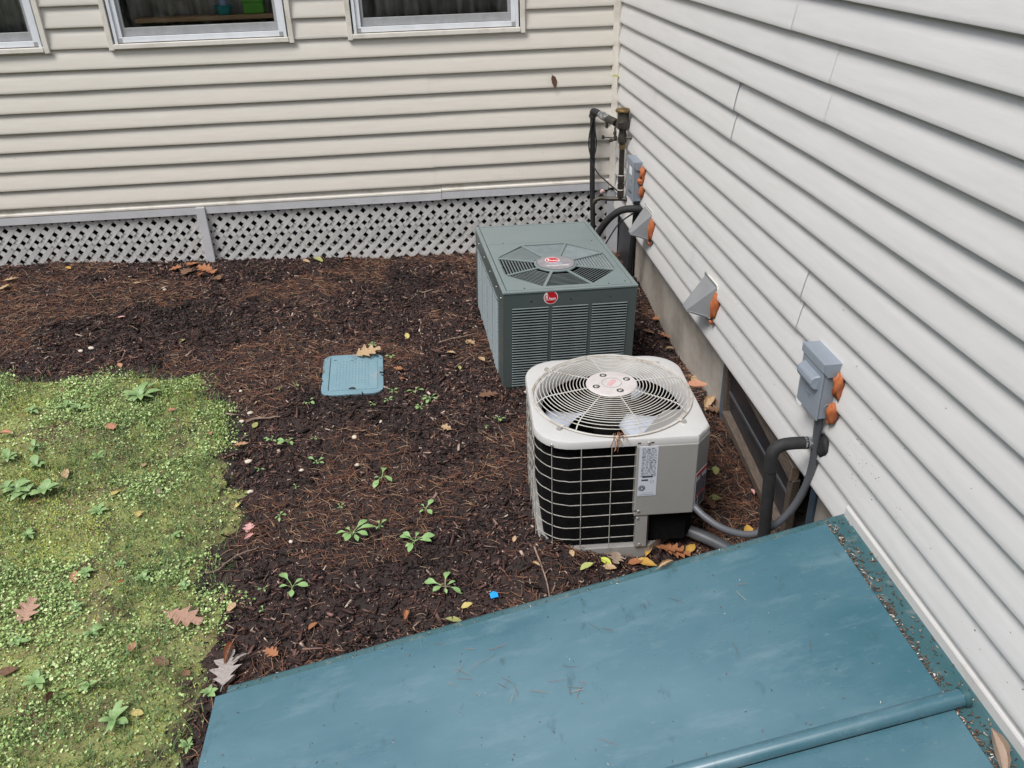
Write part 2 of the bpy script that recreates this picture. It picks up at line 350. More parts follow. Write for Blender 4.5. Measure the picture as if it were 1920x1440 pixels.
# starter trim under the last course: recessed band plus rolled lip, two lengths
for a, b, dz in ((-8, -1.034, 0), (-1.032, -.040, .004)):
    m_ = MB()
    poly = [(.004,.600),(-.014,.600),(-.0165,.606),(-.0165,.614),(-.014,.619),(-.006,.622),(-.004,.655),(.004,.655)]
    m_.add([(x, y, z+dz) for x in (a, b) for (y, z) in poly], [(i, (i+1)%8, 8+(i+1)%8, 8+i) for i in range(8)]+[tuple(range(7,-1,-1)), tuple(range(8,16))])
    m_.build('starter_strip', 'trim_cream', wb)
# inside corner post
MB().prism([(-.044,.004),(-.044,-.020),(-.018,-.023),(-.018,-.046),(.004,-.046),(.004,.004)], .575, 2.9).build('corner_post', 'trim_cream', wb)
def window(x0, x1, sheet_seed, wider=False):
    r_ = MB()
    r_.box(x0, x0+.026, -.030, .005, WZ0-.006, WZ1).box(x1-.026, x1, -.030, .005, WZ0-.006, WZ1).box(x0+.0265, x1-.0265, -.028, .005, WZ1-.026, WZ1)
    w_ = r_.build('window', 'trim_cream', wb, bevel=.002)
    MB().box(x0+.0265, x1-.0265, -.034, .005, WZ0, WZ0+.024).build('sill', 'trim_cream', w_, bevel=.003)
    a, b = x0+.034, x1-.034
    f = MB(); f.box(a, a+.016, -.022, .03, WZ0+.025, WZ1-.027).box(b-.016, b, -.022, .03, WZ0+.025, WZ1-.027)
    f.box(a+.0165, a+.040, -.012, .03, WZ0+.056, WZ1-.027).box(b-.040, b-.0165, -.012, .03, WZ0+.056, WZ1-.027)
    f.box(a+.0165, b-.0165, -.015, .03, WZ0+.028, WZ0+.055).box(a+.041, b-.041, -.012, .03, WZ1-.06, WZ1-.027)
    f.build('storm_frame', 'alu_white', w_, bevel=.0015)
    for xx in (a+.018, b-.038): MB().box(xx, xx+.020, -.0165, -.0155, WZ0+.029, WZ0+.050).build('corner_key', 'sash', w_)
    MB().box(a+.0415, b-.0415, .002, .03, WZ0+.0565, WZ0+.097).build('bottom_rail', 'sash', w_, bevel=.002)
    s_ = MB(); s_.box(a+.0415, a+.056, .002, .03, WZ0+.098, WZ1-.062).box(b-.056, b-.0415, .002, .03, WZ0+.098, WZ1-.062)
    s_.build('sash_stile', 'sash', w_)
    MB().box(a+.0565, b-.0565, .014, .018, WZ0+.098, WZ1-.062).build('pane', 'glass', w_)
    # dim room behind
    rm = MB(); X0, X1, Y1, Z0, Z1 = x0+.03, x1-.03, .62, WZ0+.03, WZ1-.03
    rm.box(X0, X1, Y1, Y1+.02, Z0, Z1).box(X0-.02, X0, .05, Y1, Z0, Z1).box(X1, X1+.02, .05, Y1, Z0, Z1).box(X0-.02, X1+.02, .05, Y1, Z0-.02, Z0-.001).box(X0-.02, X1+.02, .05, Y1, Z1+.001, Z1+.02)
    rm.build('room_recess', 'room', w_)
    # pleated sheet added behind the pane to stand for its tree reflections
    n = 120; vs = []; fs = []; rr = random.Random(sheet_seed)
    ph = [rr.uniform(0, 6) for _ in range(4)]
    for i in range(n+1):
        x = X0+.02+(X1-X0-.04)*i/n; t = (x-X0)*38
        y = (.155 if sheet_seed == 1 else .085)+.022*sin(t+ph[0])+.012*sin(2.3*t+ph[1])+.01*sin(.43*t+ph[2])
        vs += [(x, y, Z0+.004), (x, y-.015, Z0+.6), (x, y, Z1)]
    fs = [(i*3+k, i*3+k+1, i*3+k+4, i*3+k+3) for i in range(n) for k in range(2)]
    c_ = MB().add(vs, fs).build('reflection_sheet', 'reflection_sheet', w_, smooth=True); sol = c_.modifiers.new('thick', 'SOLIDIFY'); sol.thickness = .002
    return w_
g = bpy.data.materials.new('window_glass'); g.use_nodes = True; M['glass'] = g
gt = g.node_tree; gt.nodes.clear(); go = gt.nodes.new('ShaderNodeOutputMaterial'); gm = gt.nodes.new('ShaderNodeMixShader'); gl = gt.nodes.new('ShaderNodeBsdfGlossy'); tr = gt.nodes.new('ShaderNodeBsdfTransparent')
gl.inputs['Roughness'].default_value = .03; tr.inputs['Color'].default_value = (.90,.91,.91,1); lw = gt.nodes.new('ShaderNodeFresnel'); lw.inputs['IOR'].default_value = 1.5
gt.links.new(lw.outputs[0], gm.inputs[0]); gt.links.new(tr.outputs[0], gm.inputs[1]); gt.links.new(gl.outputs[0], gm.inputs[2]); gt.links.new(gm.outputs[0], go.inputs[0])
ws = [window(a, b, i) for i, (a, b) in enumerate(WIN)]
MB().box(-2.55, -1.80, .032, .125, WZ0+.112, WZ0+.135).build('ledge', 'ledge', ws[1], bevel=.004)
def rounded_tub(x, y, z, r0, r1, h, m, name, label, cat):
    t_ = thing(name, label, cat, (x, y, z)); MB().lathe([(r0*.9,0),(r0,.006),(r1,h*.8),(r1*1.08,h),(r1*.98,h),(r0*.9,.02),(.001,.018)], 20, (x,y,z)).build('bowl', m, t_, smooth=True)
    MB().lathe([(.018,.01),(.022,h*1.3),(.012,h*1.6),(.001,h*1.62)], 12, (x,y,z)).build('figure', 'blue_print', t_, smooth=True); return t_
rounded_tub(-2.10, .078, WZ0+.1355, .032, .044, .045, 'teal_toy', 'toy_bowl', 'teal bowl on the wooden ledge inside the middle window', 'bowl')
t_ = thing('toy_box', 'bright green box on the wooden ledge inside the middle window', 'box', (-1.945, .078, WZ0+.1355))
MB().box(-1.995, -1.89, .045, .115, WZ0+.136, WZ0+.19).build('box_body', 'green_toy', t_, bevel=.006)
MB().box(-1.999, -1.886, .041, .119, WZ0+.1905, WZ0+.204).build('box_lid', 'green_toy', t_, bevel=.004)

# ---- wall on the right, foundation below
wr = thing('house_wall', 'white vinyl clapboard wall on a concrete foundation beside the condensers', 'wall', (0, -2.2, .05))
ZR = .468
MB().box(.004, .22, -7, -.0, .462, 5.1).build('sheathing', 'dark_gap', wr)
MB().box(.004, .22, .0, 5, 2.9, 5.1).build('upper_wall', 'siding_right', wr)
# eave of the two-storey part and the low roof over the wing, both unseen above the picture, added to dim the light
er = MB().add([(-.42,-7.3,5.02),(4,-7.3,7.0),(4,5.3,7.0),(-.42,5.3,5.02),(-.42,-7.3,5.12),(4,-7.3,7.1),(4,5.3,7.1),(-.42,5.3,5.12)], [(0,1,2,3),(7,6,5,4),(0,4,5,1),(1,5,6,2),(2,6,7,3),(3,7,4,0)]).build('roof', 'shingle', wr)
MB().box(-.42, .1, -7.2, 5.2, 4.99, 5.012).build('soffit', 'trim_white', er)
MB().box(-.50, -.425, -7.3, 5.3, 5.0, 5.11).build('gutter', 'trim_white', er, bevel=.01)
fd = MB(); FX = .05
fd.box(FX, .5, -1.91, .30, -.4, .460)
fd.box(FX, .5, -7, -2.815, -.4, .460)
fd.box(.26, .5, -2.815, -1.91, -.4, .460).box(FX, .26, -2.815, -1.91, -.4, .03)
fd.build('foundation', 'concrete', wr, bevel=.004)
for y0, y1 in ((-1.960, -1.913), (-2.812, -2.775)):
    MB().box(.044, .255, y0, y1, .031, .4595).build('steel_buck', 'steel_blue', wr, bevel=.002)
rs = {0:[], 1:[-1.57,-5.1], 2:[-.705,-2.63,-6.1], 3:[-.82,-4.4], 4:[-1.91,-5.4], 5:[-1.2,-2.61,-6.2], 6:[-2.32,-5.9], 7:[-1.0,-4.5], 8:[-2.9], 9:[-1.6], 10:[-3.2], 11:[-2.2], 12:[-4.1], 13:[-2.9], 14:[-5.0], 15:[-2.0], 16:[-3.5], 17:[-1.6], 18:[-4.4], 19:[-2.6], 20:[-3.8], 21:[-1.9]}
YH = -3.088
for j in range(0, 22):
    z0 = ZR+j*2*C4
    if j == 0:
        siding_panel(wr, 'siding_right', 'y', YH, -.055, z0, seed=300)
        siding_panel(wr, 'siding_right', 'y', -7, YH, z0, courses=(1,), seed=301); continue
    cuts = [-7]+sorted(rs[j])+[-.055]
    for q in range(len(cuts)-1):
        siding_panel(wr, 'siding_right', 'y', cuts[q]-(.012 if q else 0), cuts[q+1]+(.012 if q < len(cuts)-2 else 0), z0, proud=.0011*((q+1) % 2), seed=200+j*7+q)
poly = [(.004,.497),(-.014,.497),(-.0165,.502),(-.0165,.540),(-.014,.545),(-.010,.547),(-.004,.575),(.004,.575)]
MB().add([(x, y, z) for y in (-7, YH-.004) for (x, z) in poly], [(i, (i+1)%8, 8+(i+1)%8, 8+i) for i in range(8)]+[tuple(range(7,-1,-1)), tuple(range(8,16))]).build('starter_strip', 'trim_white', wr)

# ================================================================ LATTICE SKIRT
lt = thing('lattice_skirt', 'weathered grey diagonal lattice skirt under the cream wall', 'lattice', (-2.4, -.01, .2))
for a, b, dz in ((-8, -2.436, 0), (-2.381, -1.034, .001), (-1.032, -.046, .005)):
    MB().box(a, b, -.014, .004, .556+dz, .599+dz).build('top_rail', 'rail', lt, bevel=.002)
for xc in (-2.409, -4.62):
    MB().hexa([(xc-.026,-.024,.1),(xc+.026,-.024,.1),(xc+.026,.0035,.1),(xc-.026,.0035,.1)], [(xc-.026,-.024,.5985),(xc+.026,-.024,.5985),(xc+.026,.0035,.5985),(xc-.026,.0035,.5985)]).build('post', 'rail', lt, bevel=.003)
MB().box(-.05, .02, -.008, .003, .05, .555).build('post', 'rail', lt, bevel=.002)
PIT = .0744; HW = .0280/2*sqrt(2); ZLO, ZHI = .10, .575; XMIN, XMAX = -4.60, -.030
def clip(poly, k, lim, sgn):
    out = []
    for i in range(len(poly)):
        p, q = poly[i], poly[(i+1) % len(poly)]; a = (p[k]-lim)*sgn; b = (q[k]-lim)*sgn
        if a >= 0: out.append(p)
        if (a >= 0) != (b >= 0):
            t = a/(a-b); out.append((p[0]+(q[0]-p[0])*t, p[1]+(q[1]-p[1])*t))
    return out
for sgn, y0, y1, base in ((1, .0045, .0095, -2.76), (-1, .0056, .0106, -1.724)):
    shared = None; nmin = int((XMIN-1-base)/PIT)-8
    for n in range(nmin, nmin+120):
        c = base+PIT/2+PIT*n      # line x - sgn*z = c
        x_lo, x_hi = c+sgn*ZLO, c+sgn*ZHI
        if max(x_lo, x_hi)+HW < XMIN or min(x_lo, x_hi)-HW > XMAX: continue
        full = min(x_lo, x_hi)-HW > XMIN and max(x_lo, x_hi)+HW < XMAX
        P_ = [(x_lo-HW, ZLO), (x_lo+HW, ZLO), (x_hi+HW, ZHI), (x_hi-HW, ZHI)]
        jit = random.uniform(-.0012, .0012)
        if full:
            if shared is None:
                mb = MB().prism([(x-c, z) for x, z in P_], y0, y1, lambda x, z, d: (x, d, z)); me_ = mb.mesh('slat'); me_.materials.append(M['lattice']); shared = me_
            o = bpy.data.objects.new('slat', shared); COL.objects.link(o); o.parent = lt
            o.location = (c+jit+2.4, .01+random.uniform(-.0003,.0003), -.2); continue
        P_ = clip(clip(P_, 0, XMIN, 1), 0, XMAX, -1)
        if len(P_) > 2: MB().prism(P_, y0, y1, lambda x, z, d: (x, d, z)).build('slat', 'lattice', lt)

# ================================================================ BULKHEAD (sloped cellar doors)
TH = math.atan(.2424)
bk = thing('bulkhead_door', 'large teal green sloped metal cellar bulkhead against the white wall', 'bulkhead', (0, -3.75, .517), (0, -TH, 0), local=True)
def bprof(pts, x0, x1, name, m, parent=None, smooth=True, bevel=0):     # (y,z) outline swept along the slope
    n = len(pts); return MB().add([(x, y, z) for x in (x0, x1) for y, z in pts], [(i, (i+1)%n, n+(i+1)%n, n+i) for i in range(n)]+[tuple(range(n-1,-1,-1)), tuple(range(n, 2*n))]).build(name, m, parent or bk, smooth=smooth, bevel=bevel)
def arc(cy, cz, r, a0, a1, n=6): return [(cy+r*cos(radians(a0+(a1-a0)*i/n)), cz+r*sin(radians(a0+(a1-a0)*i/n))) for i in range(n+1)]
YF = .672      # far edge of the frame (world y = -3.078)
bprof([(YF-.060,-.006)]+[(YF-.014,0)]+arc(YF-.014,-.014,.014,90,0)+[(YF,-.62),(YF-.02,-.62),(YF-.02,-.03),(YF-.060,-.012)], -1.835, -.012, 'side_frame', 'bulk_frame')
bprof([(-YF,-.62)]+[(-YF,-.014)]+arc(-YF+.014,-.014,.014,180,90)+[(-YF+.060,-.006),(-YF+.060,-.012),(-YF+.02,-.03),(-YF+.02,-.62)], -1.835, -.012, 'side_frame', 'bulk_frame')
MB().box(-.140, -.012, -YF+.061, YF-.061, -.010, .0012).build('header', 'bulk_frame', bk, bevel=.002)
MB().box(-1.835, -1.80, -YF+.021, YF-.021, -.30, -.012).build('toe_plate', 'bulk_frame', bk)
LEAF = []
def leaf(y0, y1, ridge):
    m_ = MB(); nx, ny = 40, 16; x0, x1 = -1.862, -.078; vs = []; 
    for i in range(nx+1):
        for j in range(ny+1):
            x = x0+(x1-x0)*i/nx; y = y0+(y1-y0)*j/ny; e = min(1, min(i, nx-i, j, ny-j)/1.0)
            z = .0085+.0035*e*sin(pi*j/ny)*sin(pi*i/nx)*.8+.005*(float(fnoise(x, y, 2.2, 40, 2))-.5)
            vs.append((x, y, z))
    fs = [(i*(ny+1)+j, (i+1)*(ny+1)+j, (i+1)*(ny+1)+j+1, i*(ny+1)+j+1) for i in range(nx) for j in range(ny)]
    b = len(vs); ring = [i*(ny+1) for i in range(nx+1)]+[nx*(ny+1)+j for j in range(1, ny+1)]+[i*(ny+1)+ny for i in range(nx-1, -1, -1)]+[j for j in range(ny-1, 0, -1)]
    vs += [(vs[q][0], vs[q][1], .0015 if vs[q][0] > x0+.001 else -.022) for q in ring]
    n = len(ring); fs += [(ring[q], ring[(q+1)%n], b+(q+1)%n, b+q) for q in range(n)]
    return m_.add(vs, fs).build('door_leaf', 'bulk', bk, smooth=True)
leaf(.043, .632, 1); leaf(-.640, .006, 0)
MB().box(-1.83, -.08, .6328, .6362, -.006, .0022).build('groove_shade', 'dark_gap', bk)  # dark strip painted in for the shaded groove at the leaf edge
# round weather strip that covers the joint between the two leaves
pts = [(-1.87, .022, .020), (-1.0, .022, .020), (-.052, .022, .020)]
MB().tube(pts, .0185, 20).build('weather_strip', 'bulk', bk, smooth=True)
MB().lathe([(.0187,0),(.0215,0),(.0215,.012),(.019,.014)], 20, (-.053,.022,.020), Matrix.Rotation(radians(90), 3, 'Y')).build('end_cap', 'bulk_frame', bk, smooth=True)

# ================================================================ WOODS added around the yard to block low sky light (behind and beside the camera, never in frame; shade the yard and mirror in the panes)
def woods():
    n = 15000; a = rng.uniform(radians(95), radians(312), n); r = 7.6+rng.random(n)*2.6+1.2*vnoise(a*3, a*0, 1.5, 4); zt = (6.6+2.6*vnoise(a*4, a*0, 1.2, 8))*np.where(a > radians(225), .60, .66)
    z = .2+zt*rng.random(n)**.8; c = np.stack([-1.8+r*np.cos(a), -2.6+r*np.sin(a), z], -1); s = rng.uniform(.16,.36,n)
    R_ = rng.normal(size=(n,3,3)); u = R_[:,0]/np.linalg.norm(R_[:,0],axis=1,keepdims=True); v = np.cross(u, R_[:,1]); v /= np.linalg.norm(v,axis=1,keepdims=True)
    V = np.stack([c-u*s[:,None], c-v*(s*.5)[:,None], c+u*s[:,None], c+v*(s*.5)[:,None]], 1)
    me = np_mesh('woods', V.reshape(-1,3), np.arange(4*n).reshape(-1,4)); return me
M['woods'] = mat('wood_foliage', (.05,.07,.02), .8, island=[(0,(.03,.045,.012)),(.6,(.06,.075,.025)),(1,(.14,.10,.04))])
tag(link('added_woods', woods(), 'woods'), 'unseen trees added behind the camera to block low light', 'added_woods', kind='stuff')
# ================================================================ GREY-GREEN CONDENSER (rear unit)
RW, RD, RH = .603, .910, .473
ra = thing('air_conditioner', 'square grey green air conditioner condenser with octagonal fan grille and louvred sides', 'air conditioner', (-.833,-1.505,.105), (.0003,.034,.065), local=True)
MB().box(.01, RW-.01, .01, RD-.01, -.06, .012).build('base_pan', 'rheem', ra)
MB().box(.03, RW-.03, .03, RD-.03, .013, .36).build('coil', 'coil', ra)
COLS = [(.040,.202), (.220,.382), (.400,.561)]
fp = MB(); T = .003
fp.box(0, RW, 0, T, .397, .463)
for a, b in ((0,.040), (.202,.220), (.382,.400), (.561,RW)): fp.box(a, b, 0, T, .004, .3968)
fp.box(.0402, .5608, .0003, T, -.02, .0038)
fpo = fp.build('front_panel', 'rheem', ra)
def slat_mesh(name, ln):
    # pressed louvre blade: hinged at the panel, its lower edge stands out
    pr = [(.0030,.0098),(.0012,.0104),(-.0040,.0094),(-.0050,.0074),(-.0040,.0066),(.0022,.0084)]
    m_ = MB().add([(x, y, z) for x in (0, ln) for y, z in pr], [(i,(i+1)%6,6+(i+1)%6,6+i) for i in range(6)]+[(5,4,3,2,1,0),(6,7,8,9,10,11)])
    return m_
LP = .0127
for (a, b) in COLS:
    first = None
    for k in range(31):
        z = .396-LP*(k+1)+.001
        if first is None: first = slat_mesh('slat', b-a).build('slat', 'rheem_louver', fpo); first.location = (a, 0, z)
        else: inst(first, fpo, (a, 0, z))
# left side: corner stile, upper band, four louvre columns
sp = MB(); sp.box(0, T, .0035, .126, -.02, .463).box(0, T, .826, RD-.0035, -.02, .463).box(0, T, .1262, .8258, .384, .463)
spo = sp.build('side_panel', 'rheem', ra)
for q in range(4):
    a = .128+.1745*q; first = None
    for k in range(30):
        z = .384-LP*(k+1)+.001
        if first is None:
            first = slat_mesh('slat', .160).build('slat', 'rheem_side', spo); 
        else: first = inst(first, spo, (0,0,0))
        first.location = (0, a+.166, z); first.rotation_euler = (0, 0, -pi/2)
    MB().beam((-.0068, a+.006, .386), (-.0068, a+.166, .386), .003, .008).build('louver_cap', 'rheem_side', spo)
MB().box(RW-T, RW, .0035, RD-.0035, -.02, .463).build('side_panel', 'rheem', ra)
MB().box(0, RW, RD-T, RD, -.02, .463).build('rear_panel', 'rheem', ra)
# top: rim, rear lid, fan lid with octagon opening
rim = MB(); z0, z1 = .4632, RH
rim.box(-.003, RW+.003, -.003, .0165, z0, z1).box(-.003, RW+.003, RD-.0165, RD+.003, z0, z1).box(-.003, .0165, .0167, RD-.0167, z0, z1).box(RW-.0165, RW+.003, .0167, RD-.0167, z0, z1)
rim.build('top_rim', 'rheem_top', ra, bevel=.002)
MB().box(.0195, RW-.0195, .6205, RD-.0195, .4632, .4722).build('rear_lid', 'rheem_top', ra, bevel=.0012)
OC = (.300, .317); OV = [(.110,.270),(.258,.115),(.258,-.115),(.110,-.270),(-.110,-.270),(-.258,-.115),(-.258,.115),(-.110,.270)]
OV = [(OC[0]+x, OC[1]+y) for x, y in OV]
x0, x1, y0, y1 = .0195, RW-.0195, .0195, .6175; RC = [(x1,y1),(x1,y0),(x0,y0),(x0,y1)]
vs = []
for z in (.4722, .466): vs += [(x, y, z) for x, y in RC]+[(x, y, z) for x, y in OV]
fs = [(0,4,5),(0,5,6,1),(1,6,7),(1,7,8,2),(2,8,9),(2,9,10,3),(3,10,11),(3,11,4,0)]
fs += [tuple(i+12 for i in reversed(q)) for q in fs]+[(i,(i+1)%4,12+(i+1)%4,12+i) for i in range(4)]+[(4+i,4+(i+1)%8,16+(i+1)%8,16+i) for i in range(8)]
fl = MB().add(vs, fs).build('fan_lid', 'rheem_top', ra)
MB().box(.02, RW-.02, .02, .62, .361, .37).build('fan_cavity', 'coil', ra)
HR = .099
for i, (vx, vy) in enumerate(OV):
    d = Vector((vx-OC[0], vy-OC[1], 0)); L_ = d.length; d.normalize()
    MB().beam((OC[0]+d.x*(HR-.01), OC[1]+d.y*(HR-.01), .4695), (OC[0]+d.x*(L_+.004), OC[1]+d.y*(L_+.004), .4695), .013, .0045).build('grille_rib', 'rheem_top', fl)
    wx, wy = OV[(i+1) % 8]; A = Vector((vx,vy,0)); B = Vector((wx,wy,0)); Cc = Vector((*OC,0)); mid = (A+B)/2-Cc; ap = mid.length; nn = mid.normalized(); tt = Vector((-nn.y, nn.x, 0))
    hl = (B-A).length/2
    for k in range(11):
        r_ = ap-.006-.0142*k
        if r_ < HR-.002: break
        half = hl*r_/ap-.007
        p = Cc+nn*r_; u = nn*.0040+Vector((0,0,.0024)); th = nn*.0006-Vector((0,0,.0006))
        zc = Vector((0,0,.4655)); E_ = [p+zc+tt*s*half+u*b for s, b in ((-1,-1),(1,-1),(1,1),(-1,1))]
        MB().hexa([e-th for e in E_], [e+th for e in E_]).build('slat', 'rheem_louver', fl)
hb = MB().lathe([(HR,.4655),(HR+.002,.470),(HR,.4738),(HR-.005,.4748),(.001,.4750)], 40, (*OC,0)).build('hub', 'rheem_top', ra, smooth=True)
MB().lathe([(.0905,.4745),(.0905,.4756),(.001,.4757)], 40, (*OC,0)).build('badge_edge', 'badge_ring', hb)
MB().lathe([(.0875,.4756),(.0875,.4761),(.001,.4762)], 40, (*OC,0)).build('badge', 'badge', hb)
def oval(parent, c, rx, ry, m, name, z0, z1, fn, n=36):
    return MB().prism([(c[0]+rx*cos(2*pi*i/n), c[1]+ry*sin(2*pi*i/n)) for i in range(n)], z0, z1, fn).build(name, m, parent)
idf = lambda x, y, z: (x, y, z)
bl = (OC[0]-.008, OC[1]+.035)
oval(hb, bl, .0345, .0345, 'white_print', 'logo_border', .4762, .4764, idf); oval(hb, bl, .0315, .0315, 'red', 'logo', .4764, .4766, idf)
lettering('R', .036, 'white_print', hb, (bl[0]-.0165, bl[1]+.002, .4769), scale=(.62,1.15,1), bold=.0004)
lettering('heem', .021, 'white_print', hb, (bl[0]+.0095, bl[1]-.007, .4769), scale=(.82,1.0,1), bold=.0004)
lettering('CLASSIC', .015, 'blue_print', hb, (OC[0]-.002, OC[1]-.012, .4765), scale=(1.1,1,1))
MB().box(OC[0]-.06, OC[0]+.065, OC[1]-.0245, OC[1]-.0238, .4762, .4764).build('printed_line', 'white_print', hb)
lettering('AIR CONDITIONING', .0108, 'white_print', hb, (OC[0]+.002, OC[1]-.037, .4765), scale=(1.05,1.1,1), bold=.0003)
# front badge
ff = lambda x, z, d: (x, -d, z); fc = (.211, .438)
oval(fpo, fc, .0315, .0315, 'white_print', 'logo_border', 0, .0012, ff); oval(fpo, fc, .0285, .0285, 'red', 'logo', .0012, .0018, ff)
lettering('R', .044, 'white_print', fpo, (fc[0]-.0175, -.0022, fc[1]+.001), (pi/2,0,0), scale=(.50,1.1,1), bold=.0003)
lettering('heem', .023, 'white_print', fpo, (fc[0]+.0075, -.0022, fc[1]-.0055), (pi/2,0,0), scale=(.60,1.05,1), bold=.0002)
def screw(parent, c, n, r=.004, m='screw_dark'):
    mt = Vector(n).to_track_quat('Z', 'Y').to_matrix(); return MB().lathe([(r,0),(r,.001),(r*.75,.0025),(r*.3,.003)], 10, c, mt).build('screw', m, parent, smooth=True)
for x in (.123,.301,.481): screw(fpo, (x,0,.427), (0,-1,0))
for y in (.06,.194,.387,.58,.78): screw(spo, (0,y,.424), (-1,0,0), .0038, 'screw')
for x, y in ((.10,.036),(.48,.036),(.56,.05),(.10,.626),(.55,.606),(.045,.30)): screw(ra, (x,y,.4722), (0,0,1), .0035)

# ================================================================ BEIGE ROUND-CORNERED CONDENSER (front unit)
W_ = .580
ca = thing('air_conditioner', 'beige air conditioner condenser with round wire fan guard and black coil', 'air conditioner', (-.822,-2.624,.05), (0,0,-.043), local=True)
def outline(ins=0., rc=.125, ch=((.528,0),(.580,.062)), n=10):
    pts = []
    a, b = ins, W_-ins; r = rc-ins
    def corner(cx, cy, a0, a1):
        for i in range(n+1):
            t = radians(a0+(a1-a0)*i/n); pts.append((cx+r*cos(t), cy+r*sin(t)))
    corner(a+r, a+r, 270, 180); corner(a+r, b-r, 180, 90); corner(b-r, b-r, 90, 0)
    (p, q), (s, t) = ch
    pts.append((b, t+ins*.4)); pts.append((p-ins*.4, a))
    return pts
CX = CY = .290
def polar(pts, N=96, extra=()):
    an = np.array([atan2(y-CY, x-CX) for x, y in pts]); o = np.argsort(an); P = [pts[i] for i in o]; out = []
    angs = sorted([-pi+2*pi*i/N for i in range(N)]+list(extra))
    for t in angs:
        d = (cos(t), sin(t)); best = None
        for i in range(len(P)):
            (ax, ay), (bx, by) = P[i], P[(i+1) % len(P)]
            ex, ey = bx-ax, by-ay; den = d[0]*ey-d[1]*ex
            if abs(den) < 1e-12: continue
            u = ((ax-CX)*ey-(ay-CY)*ex)/den; v = ((ax-CX)*d[1]-(ay-CY)*d[0])/den
            if u > 0 and -1e-9 <= v <= 1+1e-9: best = u if best is None else max(best, u)
        out.append((CX+d[0]*best, CY+d[1]*best))
    return angs, out
ex_ = [atan2(-CY, .528-CX), atan2(.062-CY, .580-CX)]
angs, O1 = polar(outline(0), 96, ex_); _, O2 = polar(outline(.010), 96, ex_)
n = len(angs); vs = []; fs = []
circ = lambda r: [(CX+r*cos(t), CY+r*sin(t)) for t in angs]
rings = [(O2, .444), (O1, .4445), (O1, .462), ([(.65*a[0]+.35*b[0], .65*a[1]+.35*b[1]) for a, b in zip(O1, O2)], .4685), (O2, .471), (circ(.272), .4722), (circ(.262), .4700), (circ(.252), .455), (circ(.246), .44), (circ(.243), .420)]
for p, z in rings: vs += [(x, y, z) for x, y in p]
for k in range(len(rings)-1): fs += [(k*n+i, k*n+(i+1)%n, (k+1)*n+(i+1)%n, (k+1)*n+i) for i in range(n)]
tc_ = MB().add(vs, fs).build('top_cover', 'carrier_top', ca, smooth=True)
ci = outline(.030); nc = len(ci)
MB().add([(x,y,.028) for x,y in ci]+[(x,y,.4435) for x,y in ci], [tuple(range(nc-1,-1,-1))]+[(i,(i+1)%nc,nc+(i+1)%nc,nc+i) for i in range(nc)]).build('coil', 'coil', ca)
MB().prism([(.42,.13),(.50,.13),(.54,.16),(.54,.30),(.42,.30)], .0285, .16).build('compressor_recess', 'motor', ca)
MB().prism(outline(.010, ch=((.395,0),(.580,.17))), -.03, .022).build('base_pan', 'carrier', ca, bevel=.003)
# coil guard wires
path = outline(.003, n=12)[:39]; path = [(.332, .003)]+path+[(W_-.003, .30)]
for z in (.409,.363,.316,.267,.218,.170,.122,.073):
    MB().tube([(x, y, z+random.uniform(-.0015,.0015)) for x, y in path], .0015, 6).build('guard_wire', 'wire_low', ca, smooth=True)
acc = 0; pp = path; nxt = .086
for i in range(len(pp)-1):
    a, b = Vector(pp[i]), Vector(pp[i+1]); L_ = (b-a).length
    while acc+L_ > nxt:
        t = (nxt-acc)/L_; q = a+(b-a)*t; d_ = Vector((q.x-CX, q.y-CY)).normalized()*.003
        MB().tube([(q.x+d_.x, q.y+d_.y, .026), (q.x+d_.x, q.y+d_.y, .446)], .0015, 6).build('guard_wire', 'wire_low', ca, smooth=True); nxt += .098
    acc += L_
# service panel with cut corner, post below it
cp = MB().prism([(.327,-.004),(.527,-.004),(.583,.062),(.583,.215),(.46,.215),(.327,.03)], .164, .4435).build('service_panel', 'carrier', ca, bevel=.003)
MB().prism([(.335,.0),(.375,.0),(.375,.003),(.338,.003),(.338,.02),(.335,.02)], .0275, .1635).build('support_post', 'carrier', ca)
MB().prism([(.3752,.0),(.412,.085),(.409,.087),(.3752,.006)], .0275, .1635).build('support_post', 'carrier', ca)
for x, z in ((.342,.183), (.341,.150), (.352,.036)): screw(cp, (x,-.004 if z > .16 else 0,z), (0,-1,0), .0058, 'screw')
for x, z in ((.342,.183), (.341,.150)): MB().box(x-.016, x-.006, -.0046 if z > .16 else -.0006, -.0035 if z > .16 else .0005, z+.0005, z+.0045).build('slot', 'dark_gap', cp)
for x in (.365, .052): screw(tc_, (x, -.001 if x > .2 else .020, .4535), (0,-1,0) if x > .2 else (-.5,-.85,0), .0058, 'screw')
for x in (.334, .377): MB().box(x-.005, x+.005, -.0012, .001, .4525, .4565).build('slot', 'dark_gap', tc_)
# rating label
lb = MB().box(.335, .397, -.0052, -.0038, .247, .443).build('rating_label', 'label', cp, bevel=.0004)
rr = random.Random(5); ib = MB(); ib2 = MB(); z = .434
for row in range(24):
    x = .342+rr.uniform(0,.004)
    while x < .389:
        l_ = rr.uniform(.004, .013)
        (ib if rr.random() < .35 else ib2).box(x, min(x+l_, .392), -.0055, -.0051, z, z+rr.choice((.0016,.0022,.0028))); x += l_+rr.uniform(.002,.006)
    z -= .0047
ib.box(.348,.384,-.0055,-.0051,.321,.328).box(.346,.368,-.0055,-.0051,.308,.314)
ib2.box(.340,.390,-.0055,-.0051,.2515,.2530).box(.350,.388,-.0055,-.0051,.2585,.2595)
ib.build('printed_text', 'ink', lb)['kind'] = 'stuff'; ib2.build('printed_text', 'ink_soft', lb)['kind'] = 'stuff'
lf = lambda x, z, d: (x, -.0051-d, z)
